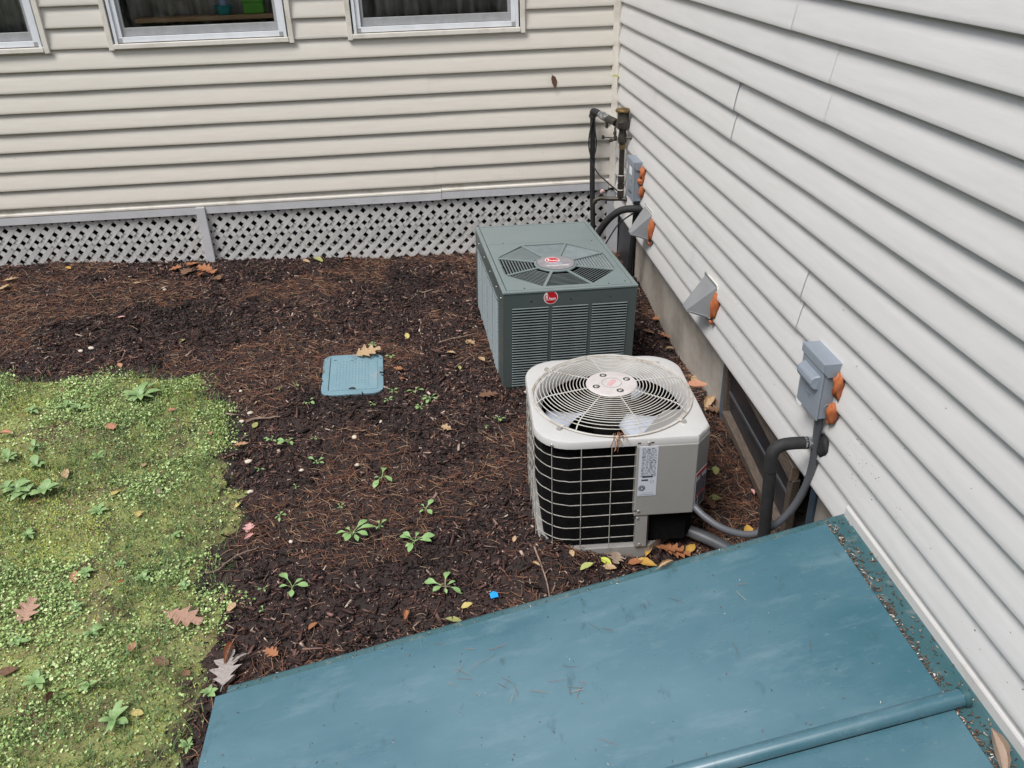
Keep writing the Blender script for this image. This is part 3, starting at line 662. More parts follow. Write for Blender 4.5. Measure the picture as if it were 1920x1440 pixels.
oval(lb, (.3485,.279), .0115, .0115, 'ink', 'seal', 0, .0004, lf); oval(lb, (.3485,.279), .0085, .0085, 'label', 'seal_ring', .0004, .0006, lf); oval(lb, (.3485,.279), .0072, .0072, 'ink', 'seal_disc', .0006, .0008, lf)
MB().prism([(.3485,.2845),(.3445,.2755),(.3525,.2755)], .0008, .001, lf).build('seal_triangle', 'label', lb)
oval(lb, (.381,.304), .0062, .0062, 'ink', 'mark', 0, .0003, lf, 20); oval(lb, (.381,.304), .0052, .0052, 'label', 'mark_inner', .0003, .0004, lf, 20)
# warning label on the cut corner
A = Vector((.527,-.004,0)); B = Vector((.583,.062,0)); dd = (B-A).normalized(); nn = Vector((dd.y,-dd.x,0)); LW = (B-A).length
def cut(u0, u1, z0, z1, d0, d1, m, name, parent):
    P_ = [A+dd*u*LW+nn*d for u, d in ((u0,d0),(u1,d0),(u1,d1),(u0,d1))]
    return MB().hexa([(p.x,p.y,z0) for p in P_], [(p.x,p.y,z1) for p in P_]).build(name, m, parent)
wl = cut(.07, .95, .170, .318, .0001, .0009, 'label', 'warning_label', cp)
cut(.07,.95,.302,.317,.0009,.0012,'red','red_stripe',wl); cut(.10,.92,.228,.284,.0009,.0012,'ink','black_field',wl); cut(.07,.95,.218,.2265,.0009,.0012,'red','red_stripe',wl)
cut(.40,.92,.174,.216,.0009,.0012,'ink','black_field',wl); cut(.14,.33,.196,.214,.0009,.0012,'ink','pictogram',wl); cut(.14,.33,.176,.192,.0009,.0012,'ink','pictogram',wl)
cut(.42,.56,.284,.299,.0009,.0012,'ink','pictogram',wl)
for k in range(5): cut(.16,.84-.05*(k%2),.236+.0095*k,.2385+.0095*k,.0012,.0014,'ink_soft','printed_text',wl)
# fan guard
def gz(r):
    if r <= .205: return .5165-.006*((r-.085)/.12)
    t = (r-.205)/.070; return .5105-.036*(1-sqrt(max(0, 1-t*t)))
gd = MB().lathe([(.0865,.5135),(.0895,.5155),(.087,.5185),(.080,.5196),(.045,.5206),(.001,.5206)], 48, (CX,CY,0)).build('hub_plate', 'hub_cap', ca, smooth=True)
NR = 15
for k in range(NR+1):
    r = .098+(.275-.098)*k/NR
    MB().tube([(CX+r*cos(2*pi*i/64), CY+r*sin(2*pi*i/64), gz(r)) for i in range(64)], .0015 if k < NR else .0028, 6, closed=True).build('guard_ring', 'wire', ca, smooth=True)
MB().tube([(CX+.279*cos(2*pi*i/64), CY+.279*sin(2*pi*i/64), .4765) for i in range(64)], .0022, 6, closed=True).build('guard_ring', 'wire', ca, smooth=True)
for k in range(8):
    t = radians(11+45*k); MB().tube([(CX+r*cos(t), CY+r*sin(t), gz(r)-.0028) for r in (.086,.12,.16,.195,.22,.24,.255,.266,.274,.2755)], .0021, 6).build('guard_spoke', 'wire', ca, smooth=True)
for k in range(4):
    t = radians(20+90*k); screw(gd, (CX+.060*cos(t), CY+.060*sin(t), .5200), (0,0,1), .0075, 'screw')
    MB().lathe([(.0125,.5199),(.0125,.5206),(.010,.5209)], 16, (CX+.060*cos(t), CY+.060*sin(t),0)).build('bolt_recess', 'motor', gd)
    t2 = radians(45+90*k); px_, py_ = CX+.292*cos(t2), CY+.292*sin(t2)
    MB().lathe([(.010,.4715),(.010,.475),(.007,.481),(.003,.482)], 10, (px_,py_,0)).build('guard_bolt', 'screw', ca, smooth=True)
    MB().beam((px_,py_,.4775),(CX+.268*cos(t2), CY+.268*sin(t2),.4775), .012, .003).build('guard_clip', 'wire', ca)
MB().tube([(CX+.034*cos(2*pi*i/40), CY+.034*sin(2*pi*i/40), .5207) for i in range(40)], .0009, 5, closed=True).build('hub_groove', 'ink_soft', gd)
lgo = MB(); c_, s_ = cos(radians(52)), sin(radians(52))
def lp(u, v): return (CX+u*c_-v*s_, CY+u*s_+v*c_)
lgo.prism([lp(-.023,-.008), lp(.019,-.008), lp(.023,.008), lp(-.019,.008)], .5206, .5210).build('logo', 'pink_print', gd)
MB().prism([lp(-.0195,-.0055), lp(.0165,-.0055), lp(.0195,.0055), lp(-.0165,.0055)], .5210, .5212).build('logo_panel', 'hub_cap', gd)
for k in range(5): MB().prism([lp(-.013+.0065*k,-.003), lp(-.0105+.0065*k,-.003), lp(-.0095+.0065*k,.003), lp(-.012+.0065*k,.003)], .5212, .5213).build('logo_letter', 'pink_print', gd)
# fan and motor under the guard
mo = MB().lathe([(.001,.33),(.062,.33),(.070,.35),(.070,.49),(.060,.507),(.02,.512)], 24, (CX,CY,0)).build('fan_motor', 'motor', ca, smooth=True)
for k in range(3):
    t0 = radians(-62+120*k); vs = []; nr, na = 6, 5
    for i in range(nr+1):
        r = .06+.172*i/nr
        for j in range(na+1):
            wdt = radians(30+26*(i/nr)); t = t0+wdt*(j/na-.5)+.25*(i/nr); vs.append((CX+r*cos(t), CY+r*sin(t), .405+.040*(j/na-.5)+.004*sin(pi*j/na)))
    fs = [(i*(na+1)+j, (i+1)*(na+1)+j, (i+1)*(na+1)+j+1, i*(na+1)+j+1) for i in range(nr) for j in range(na)]
    b_ = MB().add(vs, fs).build('fan_blade', 'blade', ca, smooth=True); so_ = b_.modifiers.new('thick','SOLIDIFY'); so_.thickness = .0018
# ================================================================ UTILITIES ON THE WHITE WALL
def blob(name, m, parent, c, rx, ry, rz, seed, amp=.5):
    bm = bmesh.new(); bmesh.ops.create_icosphere(bm, subdivisions=3, radius=1)
    for v in bm.verts:
        p = v.co; k = 1+amp*(float(fnoise(p.x*1.3+p.z*.9, p.y*1.3-p.z*.7, 1.9, seed, 3))-.5)*2.2
        v.co = Vector((p.x*rx*k, p.y*ry*k, p.z*rz*k))
    off = Vector(OFF.get(parent.name, (0,0,0)))
    me = bpy.data.meshes.new(name); bm.to_mesh(me); bm.free(); me.materials.append(M[m]); me.shade_smooth()
    o = bpy.data.objects.new(name, me); COL.objects.link(o); o.parent = parent; o.location = Vector(c)-off; return o
def smoothpath(pts, n=8):
    P = [Vector(p) for p in pts]; out = []
    for i in range(len(P)-1):
        p0, p1, p2, p3 = P[max(i-1,0)], P[i], P[i+1], P[min(i+2, len(P)-1)]
        for k in range(n):
            t = k/n; out.append(.5*((2*p1)+(-p0+p2)*t+(2*p0-5*p1+4*p2-p3)*t*t+(-p0+3*p1-3*p2+p3)*t**3))
    out.append(P[-1]); return out
def disconnect(name, label, y0, y1, z0, z1, x1, pull, putties):
    t_ = thing(name, label, 'electrical box', (0, (y0+y1)/2, z0)); xb = -.013
    body = MB().box(x1+.006, xb, y0+.003, y1-.003, z0, z1-.004).build('box_body', 'galv', t_, bevel=.0025)
    cv = MB().hexa([(x1,y0+.001,z0-.004),(x1+.0055,y0+.001,z0-.004),(x1+.0055,y1-.001,z0-.004),(x1,y1-.001,z0-.004)], [(x1,y0+.001,z1-.030),(x1+.0055,y0+.001,z1-.030),(x1+.0055,y1-.001,z1-.030),(x1,y1-.001,z1-.030)]).build('front_cover', 'galv', t_, bevel=.002)
    # rain hood cap with slanted side flaps
    cap = MB(); cap.box(x1-.004, xb, y0-.004, y1+.004, z1-.0035, z1).box(x1-.004, x1-.0015, y0-.004, y1+.004, z1-.026, z1-.0036)
    for yy in (y0-.004, y1+.0018):
        pl = [(x1-.0012, z1-.0036), (xb, z1-.0036), (xb, z1-.030), (xb-.014, z1-.042), (x1+.012, z1-.042), (x1-.0012, z1-.027)]
        cap.prism(pl, yy, yy+.0022, lambda x, z, d: (x, d, z))
    cap.build('rain_cap', 'galv', t_, bevel=.0012)
    yc = (y0+y1)/2
    if pull:
        bm_ = MB(); pl = [(0,.045),(-.012,.043),(-.022,.034),(-.024,.020),(-.020,.008),(-.010,.002),(0,0)]
        hw = (y1-y0)*.38; vs = [(x1+x, yc+s*hw*(1 if i in (0,6) else .9), z0+.086+z) for s in (-1,1) for i, (x, z) in enumerate(pl)]
        bm_.add(vs, [(i,i+1,8+i,7+i) for i in range(6)]+[tuple(range(6,-1,-1)), tuple(range(7,14))]); bm_.build('pull_cover', 'galv', cv, smooth=False, bevel=.004, seg=3)
        f_ = MB(); a, b, c, d = yc-.040, yc+.038, z0+.030, z0+.068
        for (p, q, r, s_) in ((a,b,d,d+.002),(yc-.028,yc+.026,c+.024,c+.0255),(yc-.028,yc+.026,c+.002,c+.0035),(yc-.028,yc-.0265,c+.0036,c+.0239),(yc+.0245,yc+.026,c+.0036,c+.0239)): f_.box(x1-.0009, x1, p, q, r, s_)
        f_.build('embossed_frame', 'galv', cv)
        lettering('GE', .020, 'galv', cv, (x1-.0008, yc, c+.0135-z0+z0), (pi/2,0,-pi/2), bold=.0004).location = (x1-.0008, 0, c+.0137-z0)
        MB().prism([(yc+.052+.02*cos(radians(a_)), z0-.006+.011*sin(radians(a_))) for a_ in range(180, 361, 20)], x1+.001, x1+.005, lambda y, z, d: (d, y, z)).build('mount_tab', 'whiteplastic', t_)
    else:
        for k, (zz, hh, ww, m_) in enumerate(((.145,.040,.030,'whiteplastic'),(.110,.018,.032,'galv'),(.080,.012,.034,'galv'),(.050,.010,.036,'screw_dark'))):
            MB().box(x1-.0016, x1-.0001, yc-ww, yc+ww*.7, z0+zz-.02, z0+zz-.02+hh).build('cover_label', m_, cv, bevel=.003)
    MB().tube([(x1+.030+.011*cos(2*pi*i/20), y0+.0025, z0+.036+.011*sin(2*pi*i/20)) for i in range(20)], .0012, 5, closed=True).build('knockout', 'galv', body, smooth=True)
    for i, (y, z, rx, ry, rz) in enumerate(putties): blob('putty_seal', 'putty', t_, (-.022, y, z), rx, ry, rz, 20+i)
    return t_
disconnect('disconnect_box', 'grey electrical disconnect box with pull cover above the beige condenser pipe', -2.932, -2.794, .730, .908, -.062, True,
           [(-2.946,.842,.016,.014,.040), (-2.944,.760,.016,.015,.032), (-2.938,.728,.012,.010,.012)])
disconnect('disconnect_box', 'tall grey electrical disconnect box near the corner above the rear condenser', -.690, -.540, .690, .893, -.062, False,
           [(-.712,.838,.018,.018,.036), (-.706,.800,.022,.018,.016), (-.705,.745,.016,.016,.036), (-.600,.668,.022,.02,.016), (-.640,.674,.015,.015,.012)])
# vent hoods
def vent_hood(label, yA, yB, z1, z0, xf, yf0, yf1, zf):
    t_ = thing('vent_hood', label, 'vent', (0, (yA+yB)/2, z0)); xb = -.013
    fl_ = MB().box(-.018, -.0125, yB-.010, yA+.010, z0-.014, z1+.010).build('wall_flange', 'hood', t_, bevel=.002)
    A0, B0 = (xb-.004, yA, z1), (xb-.004, yB, z1); D, E = (xf, yf1, zf+.004), (xf, yf0, zf+.004); D2, E2 = (xf, yf1, zf-.006), (xf, yf0, zf-.006)
    P, Q = (xb-.012, yA, z0), (xb-.012, yB, z0)
    MB().add([A0,B0,E,D,E2,D2,Q,P,(xb-.004,yB,z0),(xb-.004,yA,z0)], [(0,3,2,1),(3,5,4,2),(1,2,4,6,8),(0,9,7,5,3),(4,5,7,6),(6,7,9,8)]).build('hood', 'hood', t_, bevel=.0025)
    a = Vector(E2).lerp(Vector(Q), .18); b = Vector(E2).lerp(Vector(Q), .86); up = Vector((0,-.0012,.008))
    MB().tube([a+up, b+up], .0018, 6).build('rim_bead', 'hood', t_)
    blob('putty_seal', 'putty', t_, (-.020, yB-.014, z0+.066), .017, .016, .046, 33); blob('putty_seal', 'putty', t_, (-.022, yB-.004, z0+.022), .014, .012, .018, 37); blob('putty_seal', 'putty', t_, (-.02, yB+.01, z0-.016), .012, .010, .010, 38)
    MB().tube(smoothpath([(-.016,yA-.03,z1+.010),(-.016,yB+.01,z1+.011),(-.016,yB-.010,z1+.003),(-.016,yB-.013,z1-.012)], 5), .003, 6).build('caulk_bead', 'caulk', t_, smooth=True)
vent_hood('grey wedge vent hood with orange putty between the two condensers', -1.771, -1.913, .711, .577, -.105, -1.832, -1.775, .585)
vent_hood('grey wedge vent hood with orange putty below the far electrical box', -.769, -.919, .693, .556, -.114, -.878, -.832, .585)

# conduits and insulated lines
cd = thing('flexible_conduit', 'ribbed grey flexible conduit curving from electrical box to beige condenser', 'conduit', (-.15,-2.8,.2))
pts = smoothpath([(-.040,-2.905,.732),(-.036,-2.900,.702),(-.027,-2.890,.614),(-.022,-2.880,.514),(-.036,-2.870,.417),(-.067,-2.860,.338),(-.110,-2.850,.286),(-.161,-2.820,.240),(-.216,-2.750,.213),(-.262,-2.685,.218),(-.290,-2.640,.235)], 14)
MB().tube(pts, [.0125 if (i % 2) else .0112 for i in range(len(pts))], 12).build('conduit_hose', 'conduit', cd, smooth=True)
MB().tube([(-.041,-2.906,.745),(-.040,-2.905,.722)], .016, 12).build('connector', 'conduit', cd, smooth=True)
ip = thing('insulated_pipe', 'black foam insulated pipe bending down from the white wall', 'pipe', (-.14,-2.88,.03))
MB().tube(smoothpath([(-.050,-2.88,.620),(-.097,-2.88,.622),(-.128,-2.88,.618),(-.147,-2.88,.603),(-.153,-2.88,.575),(-.151,-2.88,.530)], 8), .0190, 16).build('foam_sleeve', 'foam_black', ip, smooth=True)
MB().tube([(-.150,-2.88,.527),(-.146,-2.88,.42),(-.141,-2.88,.303),(-.137,-2.87,.10),(-.137,-2.87,-.02)], .0185, 16).build('foam_sleeve', 'foam_black', ip, smooth=True)
MB().tube([(-.012,-2.88,.618),(-.055,-2.88,.620)], .014, 12).build('pipe_core', 'bronze', ip, smooth=True)
MB().tube([(-.060,-2.88,.6205),(-.032,-2.88,.619)], [.0195,.017], 14).build('foil_wrap', 'zincwrap', ip, smooth=True)
blob('wall_seal', 'foam_black', ip, (-.016,-2.905,.620), .012, .034, .038, 51, .3)
l2 = thing('ground_pipe', 'dark foam covered pipe lying on the mulch beside beige condenser', 'pipe', (-.25,-2.6,.06))
MB().tube(smoothpath([(-.40,-2.52,.085),(-.33,-2.547,.075),(-.266,-2.575,.068),(-.175,-2.659,.060),(-.10,-2.76,.05)], 8), .022, 14).build('foam_sleeve', 'conduit', l2, smooth=True)
ch_ = thing('black_hose', 'black hose arching from the wall to the rear condenser', 'hose', (-.15,-.65,.5))
MB().tube(smoothpath([(-.012,-.700,.650),(-.057,-.69,.654),(-.117,-.66,.638),(-.167,-.62,.586),(-.21,-.58,.506),(-.245,-.56,.41),(-.26,-.60,.34)], 8), .019, 14).build('hose', 'foam_black', ch_, smooth=True)
MB().tube(smoothpath([(-.05,-.66,.62),(-.12,-.64,.56),(-.17,-.62,.47),(-.20,-.6,.40)], 8), .004, 6).build('cable', 'foam_black', ch_, smooth=True)
bc = thing('black_conduit', 'straight black conduit dropping from the far electrical box', 'conduit', (-.03,-.6,.05))
MB().tube([(-.032,-.655,.692),(-.03,-.643,.623),(-.03,-.609,.457),(-.03,-.544,.25),(-.02,-.52,.05)], .0165, 12).build('conduit_pipe', 'foam_black', bc, smooth=True)
MB().tube([(-.035,-.657,.695),(-.033,-.652,.672)], .021, 12).build('connector', 'conduit', bc, smooth=True)
# thin dark slab against the foundation in the corner
db = thing('dark_slab', 'thin dark slab standing at the foundation in the corner', 'board', (.02,-.2,.1))
MB().hexa([(.018,-.36,.05),(.034,-.36,.05),(.034,-.012,.05),(.018,-.012,.05)], [(.030,-.36,.42),(.045,-.36,.42),(.045,-.012,.42),(.030,-.012,.42)]).build('panel', 'black_panel', db, bevel=.002)
MB().box(.026,.044,-.36,-.02,.4205,.430).build('edge_strip', 'foam_black', db)
# backflow preventer assembly in the corner
bf = thing('backflow_preventer', 'tarnished bronze irrigation backflow valve with copper riser in the corner', 'valve', (-.05,-.35,.6))
RX, RY = -.050, -.352
body = MB().lathe([(.014,.905),(.021,.912),(.024,.935),(.022,.96),(.018,.975),(.022,.985),(.036,.995),(.038,1.015),(.034,1.028),(.031,1.04),(.031,1.072),(.028,1.075)], 18, (RX,RY,0)).build('valve_body', 'bronze', bf, smooth=True)
MB().lathe([(.038,1.0752),(.042,1.079),(.042,1.086),(.036,1.092),(.01,1.096)], 20, (RX,RY,0)).build('bonnet', 'brass', bf, smooth=True)
MB().box(RX-.034,RX+.012,RY-.037,RY-.028,.999,1.026).build('nameplate', 'copper', body, bevel=.002)
MB().tube([(RX,RY,.905),(RX,RY,.74)], .0145, 14).build('riser_pipe', 'copper', bf, smooth=True)
MB().tube([(RX,RY,.905),(RX,RY,.882)], .0175, 14).build('union', 'brass', bf, smooth=True)
for za, zb_ in ((.742,.700),(.690,.660),(.655,.620)): MB().tube([(RX,RY,za),(RX,RY,zb_)], .0185, 14).build('coupling', 'copper', bf, smooth=True)
MB().tube([(RX,RY,.742),(RX,RY,.738)], .0196, 14).build('band', 'caulk', bf); MB().tube([(RX,RY,.662),(RX,RY,.657)], .0196, 14).build('band', 'caulk', bf)
MB().tube([(RX,RY,.70),(RX,RY,.60)], .0150, 12).build('riser_pipe', 'copper', bf, smooth=True)
MB().tube(smoothpath([(RX+.03,RY-.02,.606),(RX,RY,.606),(RX-.06,RY+.02,.604),(-.150,-.30,.600),(-.178,-.29,.588),(-.186,-.288,.570)], 5), .0115, 10).build('drain_pipe', 'bronze', bf, smooth=True)
blob('tap_handle', 'pinktag', bf, (-.143,-.302,.638), .012, .010, .013, 61, .5); MB().tube([(-.143,-.302,.605),(-.143,-.302,.632)], .004, 6).build('tap_stem', 'bronze', bf)
# upper branch: elbow, zinc ball valve, union to the left-hand downpipe
LX, LY = -.157, -.062
MB().tube(smoothpath([(RX-.030,RY+.03,1.012),(-.085,-.30,1.016),(-.110,-.235,1.020)], 5), [.020]*11, 12).build('inlet_union', 'bronze', bf, smooth=True)
MB().tube(smoothpath([(-.104,-.25,1.019),(-.118,-.19,1.022),(-.134,-.13,1.026)], 6), [.017,.021,.0225,.023,.022,.021,.022,.023,.022,.021,.019,.016,.016], 12).build('ball_valve', 'zincwrap', bf, smooth=True)
MB().tube(smoothpath([(-.132,-.14,1.026),(-.146,-.10,1.030),(-.155,-.075,1.030),(LX,LY,1.022),(LX,LY,1.000)], 6), .0180, 12).build('elbow', 'foam_black', bf, smooth=True)
MB().tube([(LX,LY,1.012),(LX,LY,.995)], .022, 12).build('elbow_collar', 'bronze', bf, smooth=True)
for (x, y, z, d) in ((-.112,-.235,.992,(0,0,-1)), (-.088,-.335,.975,(0,0,-1)), (-.10,-.35,.93,(-1,-.2,0)), (-.02,-.385,.945,(1,-.6,.1)), (-.088,-.345,.955,(0,0,-1))):
    mt = Vector(d).to_track_quat('Z','Y').to_matrix(); k_ = MB().lathe([(.005,-.02),(.005,.002),(.009,.004),(.010,.018),(.006,.022),(.003,.024)], 10, (x,y,z), mt).build('test_cock', 'bronze', bf, smooth=True)
MB().beam((-.150,-.335,.945),(-.075,-.352,.940), .008, .004).build('valve_handle', 'bronze', bf); MB().box(-.158,-.146,-.345,-.325,.936,.954).build('handle_grip', 'foam_black', bf, bevel=.002)
dp = thing('black_downpipe', 'black foam wrapped downpipe in front of the lattice by the corner', 'pipe', (LX,LY,.1))
MB().tube([(LX,LY,.998),(LX+.002,LY,.8),(LX+.004,LY,.6),(LX+.010,LY,.437),(LX+.016,LY,.1)], .0150, 14).build('foam_sleeve', 'foam_black', dp, smooth=True)
cb = thing('thin_cable', 'thin black cable looping around the downpipe to the bronze valve', 'cable', (-.16,-.1,.7))
MB().tube(smoothpath([(LX-.004,LY-.02,.985),(-.176,-.085,.92),(-.182,-.085,.85),(-.172,-.09,.79),(-.158,-.095,.74),(-.135,-.14,.695),(-.105,-.22,.672),(-.075,-.32,.655),(RX-.012,RY,.650)], 8), .0042, 6).build('cable', 'foam_black', cb, smooth=True)
MB().tube(smoothpath([(LX+.008,LY-.02,.985),(LX+.010,-.085,.93),(LX+.018,-.085,.87),(LX+.016,-.085,.82),(LX+.006,-.082,.77)], 8), .0038, 6).build('cable_loop', 'foam_black', cb, smooth=True)
gp = thing('ground_rod', 'thin grey rod hanging along the inside corner', 'rod', (-.02,-.06,.5))
MB().tube([(-.008,-.062,.78),(-.012,-.064,.66),(-.018,-.066,.54)], .0035, 8).build('rod', 'galv', gp, smooth=True)

# ================================================================ TIMBER COVER OVER THE BASEMENT OPENING
tw = thing('basement_cover', 'dark panel in a weathered timber frame at the foundation opening', 'hatch', (.05,-2.3,.08))
MB().beam((.046,-1.985,.178), (.046,-2.62,.072), .034, .034).build('bottom_board', 'wood_old', tw, bevel=.003)
tb = MB().beam((.020,-1.975,.505), (.018,-2.705,.382), .030, .062).build('top_board', 'wood_old', tw, bevel=.003)
MB().beam((.018,-2.7052,.3819), (.018,-2.7072,.3817), .0285, .060).build('end_grain', 'wood_end', tb)
MB().beam((.028,-2.690,.352), (.046,-2.650,.035), .030, .034, up=(0,1,0)).build('post', 'wood_old', tw, bevel=.003)
MB().beam((.040,-1.985,.44), (.060,-1.972,.12), .030, .034, up=(0,1,0)).build('post', 'wood_old', tw, bevel=.003)
pn = MB().hexa([(.066,-1.985,.13),(.072,-1.985,.13),(.072,-2.66,.04),(.066,-2.66,.04)], [(.036,-1.985,.455),(.042,-1.985,.455),(.042,-2.69,.39),(.036,-2.69,.39)]).build('panel', 'black_panel', tw)
MB().beam((.049,-1.99,.285), (.049,-2.66,.225), .004, .012).build('panel_rib', 'conduit', pn)

# ================================================================ VALVE BOX LID
ld = thing('valve_box_lid', 'pale teal plastic valve box lid set in the mulch', 'lid', (-1.519,-1.352,.146), (radians(3.2), radians(2.2), radians(2.0)), local=True)
def rrect(hx, hy, r, n=6, c=(0,0)):
    P_ = []
    for sx, sy, a0 in ((1,1,0),(-1,1,90),(-1,-1,180),(1,-1,270)):
        for i in range(n+1):
            t = radians(a0+90*i/n); P_.append((c[0]+sx*(hx-r)+r*cos(t), c[1]+sy*(hy-r)+r*sin(t)))
    return P_
MB().prism(rrect(.143,.181,.050), -.10, .000).build('box_rim', 'lid_plain', ld, bevel=.003)
MB().prism(rrect(.140,.178,.048), .0045, .016).build('cover_plate', 'lid_plain', ld, bevel=.003, seg=2)
pad = MB().prism(rrect(.108,.150,.008, c=(.004,.006)), .0162, .0178).build('tread_pad', 'lid', ld, bevel=.001)
hm = MB().prism([(.000+.017*cos(radians(a)), -.143+.019*max(0,sin(radians(a)))) for a in range(0,181,15)], .0176, .0184).build('finger_hole', 'lid_hole', ld)
MB().box(-.1085,-.1065,-.14,.15,.0163,.0181).build('groove', 'lid_hole', ld)
for x, y in ((-.085,.125),(.095,.135),(.010,.128),(.010,.100),(-.005,.118)): MB().box(x-.006, x+.006, y-.0018, y+.0018, .0178, .0186).build('slot', 'lid_hole', ld)
for r in range(16):
    m_ = MB()
    for c in range(11):
        x, y = -.075+.0145*c, -.105+.0145*r
        if abs(x) < .05 and abs(y+.12) < .02: continue
        m_.lathe([(.0036,.0178),(.0030,.0190),(.001,.0192)], 6, (x,y,0))
    m_.build('stud_row', 'lid_plain', ld)
# ================================================================ MULCH CHIPS AND PINE NEEDLES (uncountable litter)
def blocked(x, y):     # where built things stand
    a = (x > -.83)&(x < -.25)&(y > -1.50)&(y < -.56)
    b = (x > -.79)&(x < -.28)&(y > -2.58)&(y < -2.06)
    c = (y < -3.075)&(x > -1.80)
    d = (np.abs(x+1.519) < .135)&(y > -1.53)&(y < -1.20-.02*np.sin(x*60))
    return a|b|c|d|(x > .25)
def scatter(n, x0, x1, y0, y1, dens):
    X = rng.uniform(x0, x1, n); Y = rng.uniform(y0, y1, n); k = rng.random(n) < dens(X, Y); k &= ~blocked(X, Y); return X[k], Y[k]
def rotm(yaw, pit, rol):
    cy, sy, cp, sp, cr, sr = np.cos(yaw), np.sin(yaw), np.cos(pit), np.sin(pit), np.cos(rol), np.sin(rol)
    z = np.zeros_like(cy)
    return np.stack([np.stack([cy*cp, cy*sp*sr-sy*cr, cy*sp*cr+sy*sr], -1), np.stack([sy*cp, sy*sp*sr+cy*cr, sy*sp*cr-cy*sr], -1), np.stack([-sp, cp*sr, cp*cr], -1)], -2)
def chips(name, n, Ls, Ws, Ts, dens, m, x0=-4.4, x1=.25, y0=-3.6, y1=.3, tilt=.42, lift=.0, fade_lawn=True):
    X, Y = scatter(n, x0, x1, y0, y1, dens); k = len(X)
    L_ = rng.uniform(*Ls, k)*(.6+.8*rng.random(k)**2); W__ = rng.uniform(*Ws, k); T_ = rng.uniform(*Ts, k)
    base = np.array([[-1,-.55,-1],[-.85,.6,-1],[.9,.75,-1],[1,-.5,-1],[-.95,-.4,1],[-.8,.4,1],[.8,.6,1],[.95,-.35,1]])*.5
    V = base[None]*np.stack([L_, W__, T_], -1)[:,None,:]
    V = V+rng.normal(0, .10, V.shape)*np.stack([W__, W__*.8, T_], -1)[:,None,:]
    R_ = rotm(rng.uniform(0, 2*pi, k), rng.normal(0, tilt, k), rng.normal(0, tilt*1.3, k)); V = np.einsum('kij,kvj->kvi', R_, V)
    V[:,:,0] += X[:,None]; V[:,:,1] += Y[:,None]; V[:,:,2] += (np.maximum(Hm(X, Y), Hl(X, Y))+lift+rng.uniform(-.003,.007,k))[:,None]
    F = np.array([[0,3,2,1],[4,5,6,7],[0,1,5,4],[1,2,6,5],[2,3,7,6],[3,0,4,7]])
    return np_mesh(name, V.reshape(-1,3), (F[None]+8*np.arange(k)[:,None,None]).reshape(-1,4))
bed = lambda x, y: np.clip((.14-lawn_d(x, y))/.20, 0, 1)**1.5
ned = lambda x, y: np.clip((fnoise(x, y, 2.6, 33, 4)-.48)*9+.25, .03, 1)      # where needles lie thick
me = chips('bark_mulch', 125000, (.010,.036), (.0028,.0080), (.002,.005), lambda x, y: bed(x, y)*(1.05-.55*ned(x, y)), None)
tag(link('bark_mulch', me, 'chips'), 'dark brown shredded bark mulch covering the planting bed', 'mulch', kind='stuff')
me = chips('bark_fines', 75000, (.004,.011), (.002,.0045), (.0015,.003), lambda x, y: bed(x, y)*.9, None, tilt=.6, lift=.003)
tag(link('bark_fines', me, 'chips'), 'fine crumbled bark and dust matted between the mulch shreds', 'mulch', kind='stuff')
me = chips('bark_chunks', 5200, (.035,.06), (.010,.018), (.004,.008), lambda x, y: bed(x, y)*(1.02-ned(x, y)), None, lift=.004)
tag(link('bark_chunks', me, 'chips'), 'coarse dark bark chunks scattered on the mulch bed', 'mulch', kind='stuff')
me = chips('crumbs', 2600, (.006,.013), (.004,.007), (.002,.004), lambda x, y: bed(x, y)*np.clip((fnoise(x, y, 3, 71, 2)-.42)*6, .06, 1), None, lift=.005, tilt=.6)
M['crumbs'] = mat('pale_crumbs', (.4,.3,.2), .8, island=[(0,(.16,.10,.06)),(.6,(.30,.21,.14)),(1,(.55,.46,.36))])
tag(link('wood_crumbs', me, 'crumbs'), 'pale wood crumbs and grit sprinkled over the mulch', 'crumbs', kind='stuff')
def needles(name, X, Y, Zf, Ls, wid, m, flat=.10, bend=.35):
    k = len(X); L_ = rng.uniform(*Ls, k); yaw = rng.uniform(0, 2*pi, k); kap = rng.normal(0, bend, k); pit = np.abs(rng.normal(0, flat, k)); n = 4
    t = np.linspace(-.5, .5, n)
    ang = yaw[:,None]+kap[:,None]*t[None]*2
    dx = np.cumsum(np.cos(ang), 1)*(L_/n)[:,None]; dy = np.cumsum(np.sin(ang), 1)*(L_/n)[:,None]
    PX = X[:,None]+dx-dx.mean(1, keepdims=True); PY = Y[:,None]+dy-dy.mean(1, keepdims=True)
    PZ = Zf(PX, PY)+np.sin(pit)[:,None]*(t[None]+.5)*L_[:,None]+rng.uniform(.003,.011,k)[:,None]
    nx, ny = -np.sin(ang), np.cos(ang); ww = wid*rng.uniform(.7,1.25,k)[:,None]*np.array([.7,1,1,.35])[None]
    a = np.stack([PX+nx*ww, PY+ny*ww, PZ], -1); b = np.stack([PX-nx*ww, PY-ny*ww, PZ], -1); c = np.stack([PX, PY, PZ+ww*1.5], -1)
    V = np.stack([a,b,c], 2)      # k, n, 3, 3
    F = []
    for i in range(n-1):
        for q in range(3): F.append([i*3+q, i*3+(q+1)%3, (i+1)*3+(q+1)%3, (i+1)*3+q])
    F = np.array(F)
    return np_mesh(name, V.reshape(-1,3), (F[None]+n*3*np.arange(k)[:,None,None]).reshape(-1,4))
X, Y = scatter(105000, -4.4, .2, -3.3, .2, lambda x, y: bed(x, y)*np.clip(.02+ned(x, y)**1.6*.55+.35*np.exp(-((x+.12)/.25)**2)*(y < -1.4)+.25*np.exp(-((y+3.02)/.12)**2), .03, 1))
me = needles('pine_needles', X, Y, Hm, (.03,.085), .0007, None)
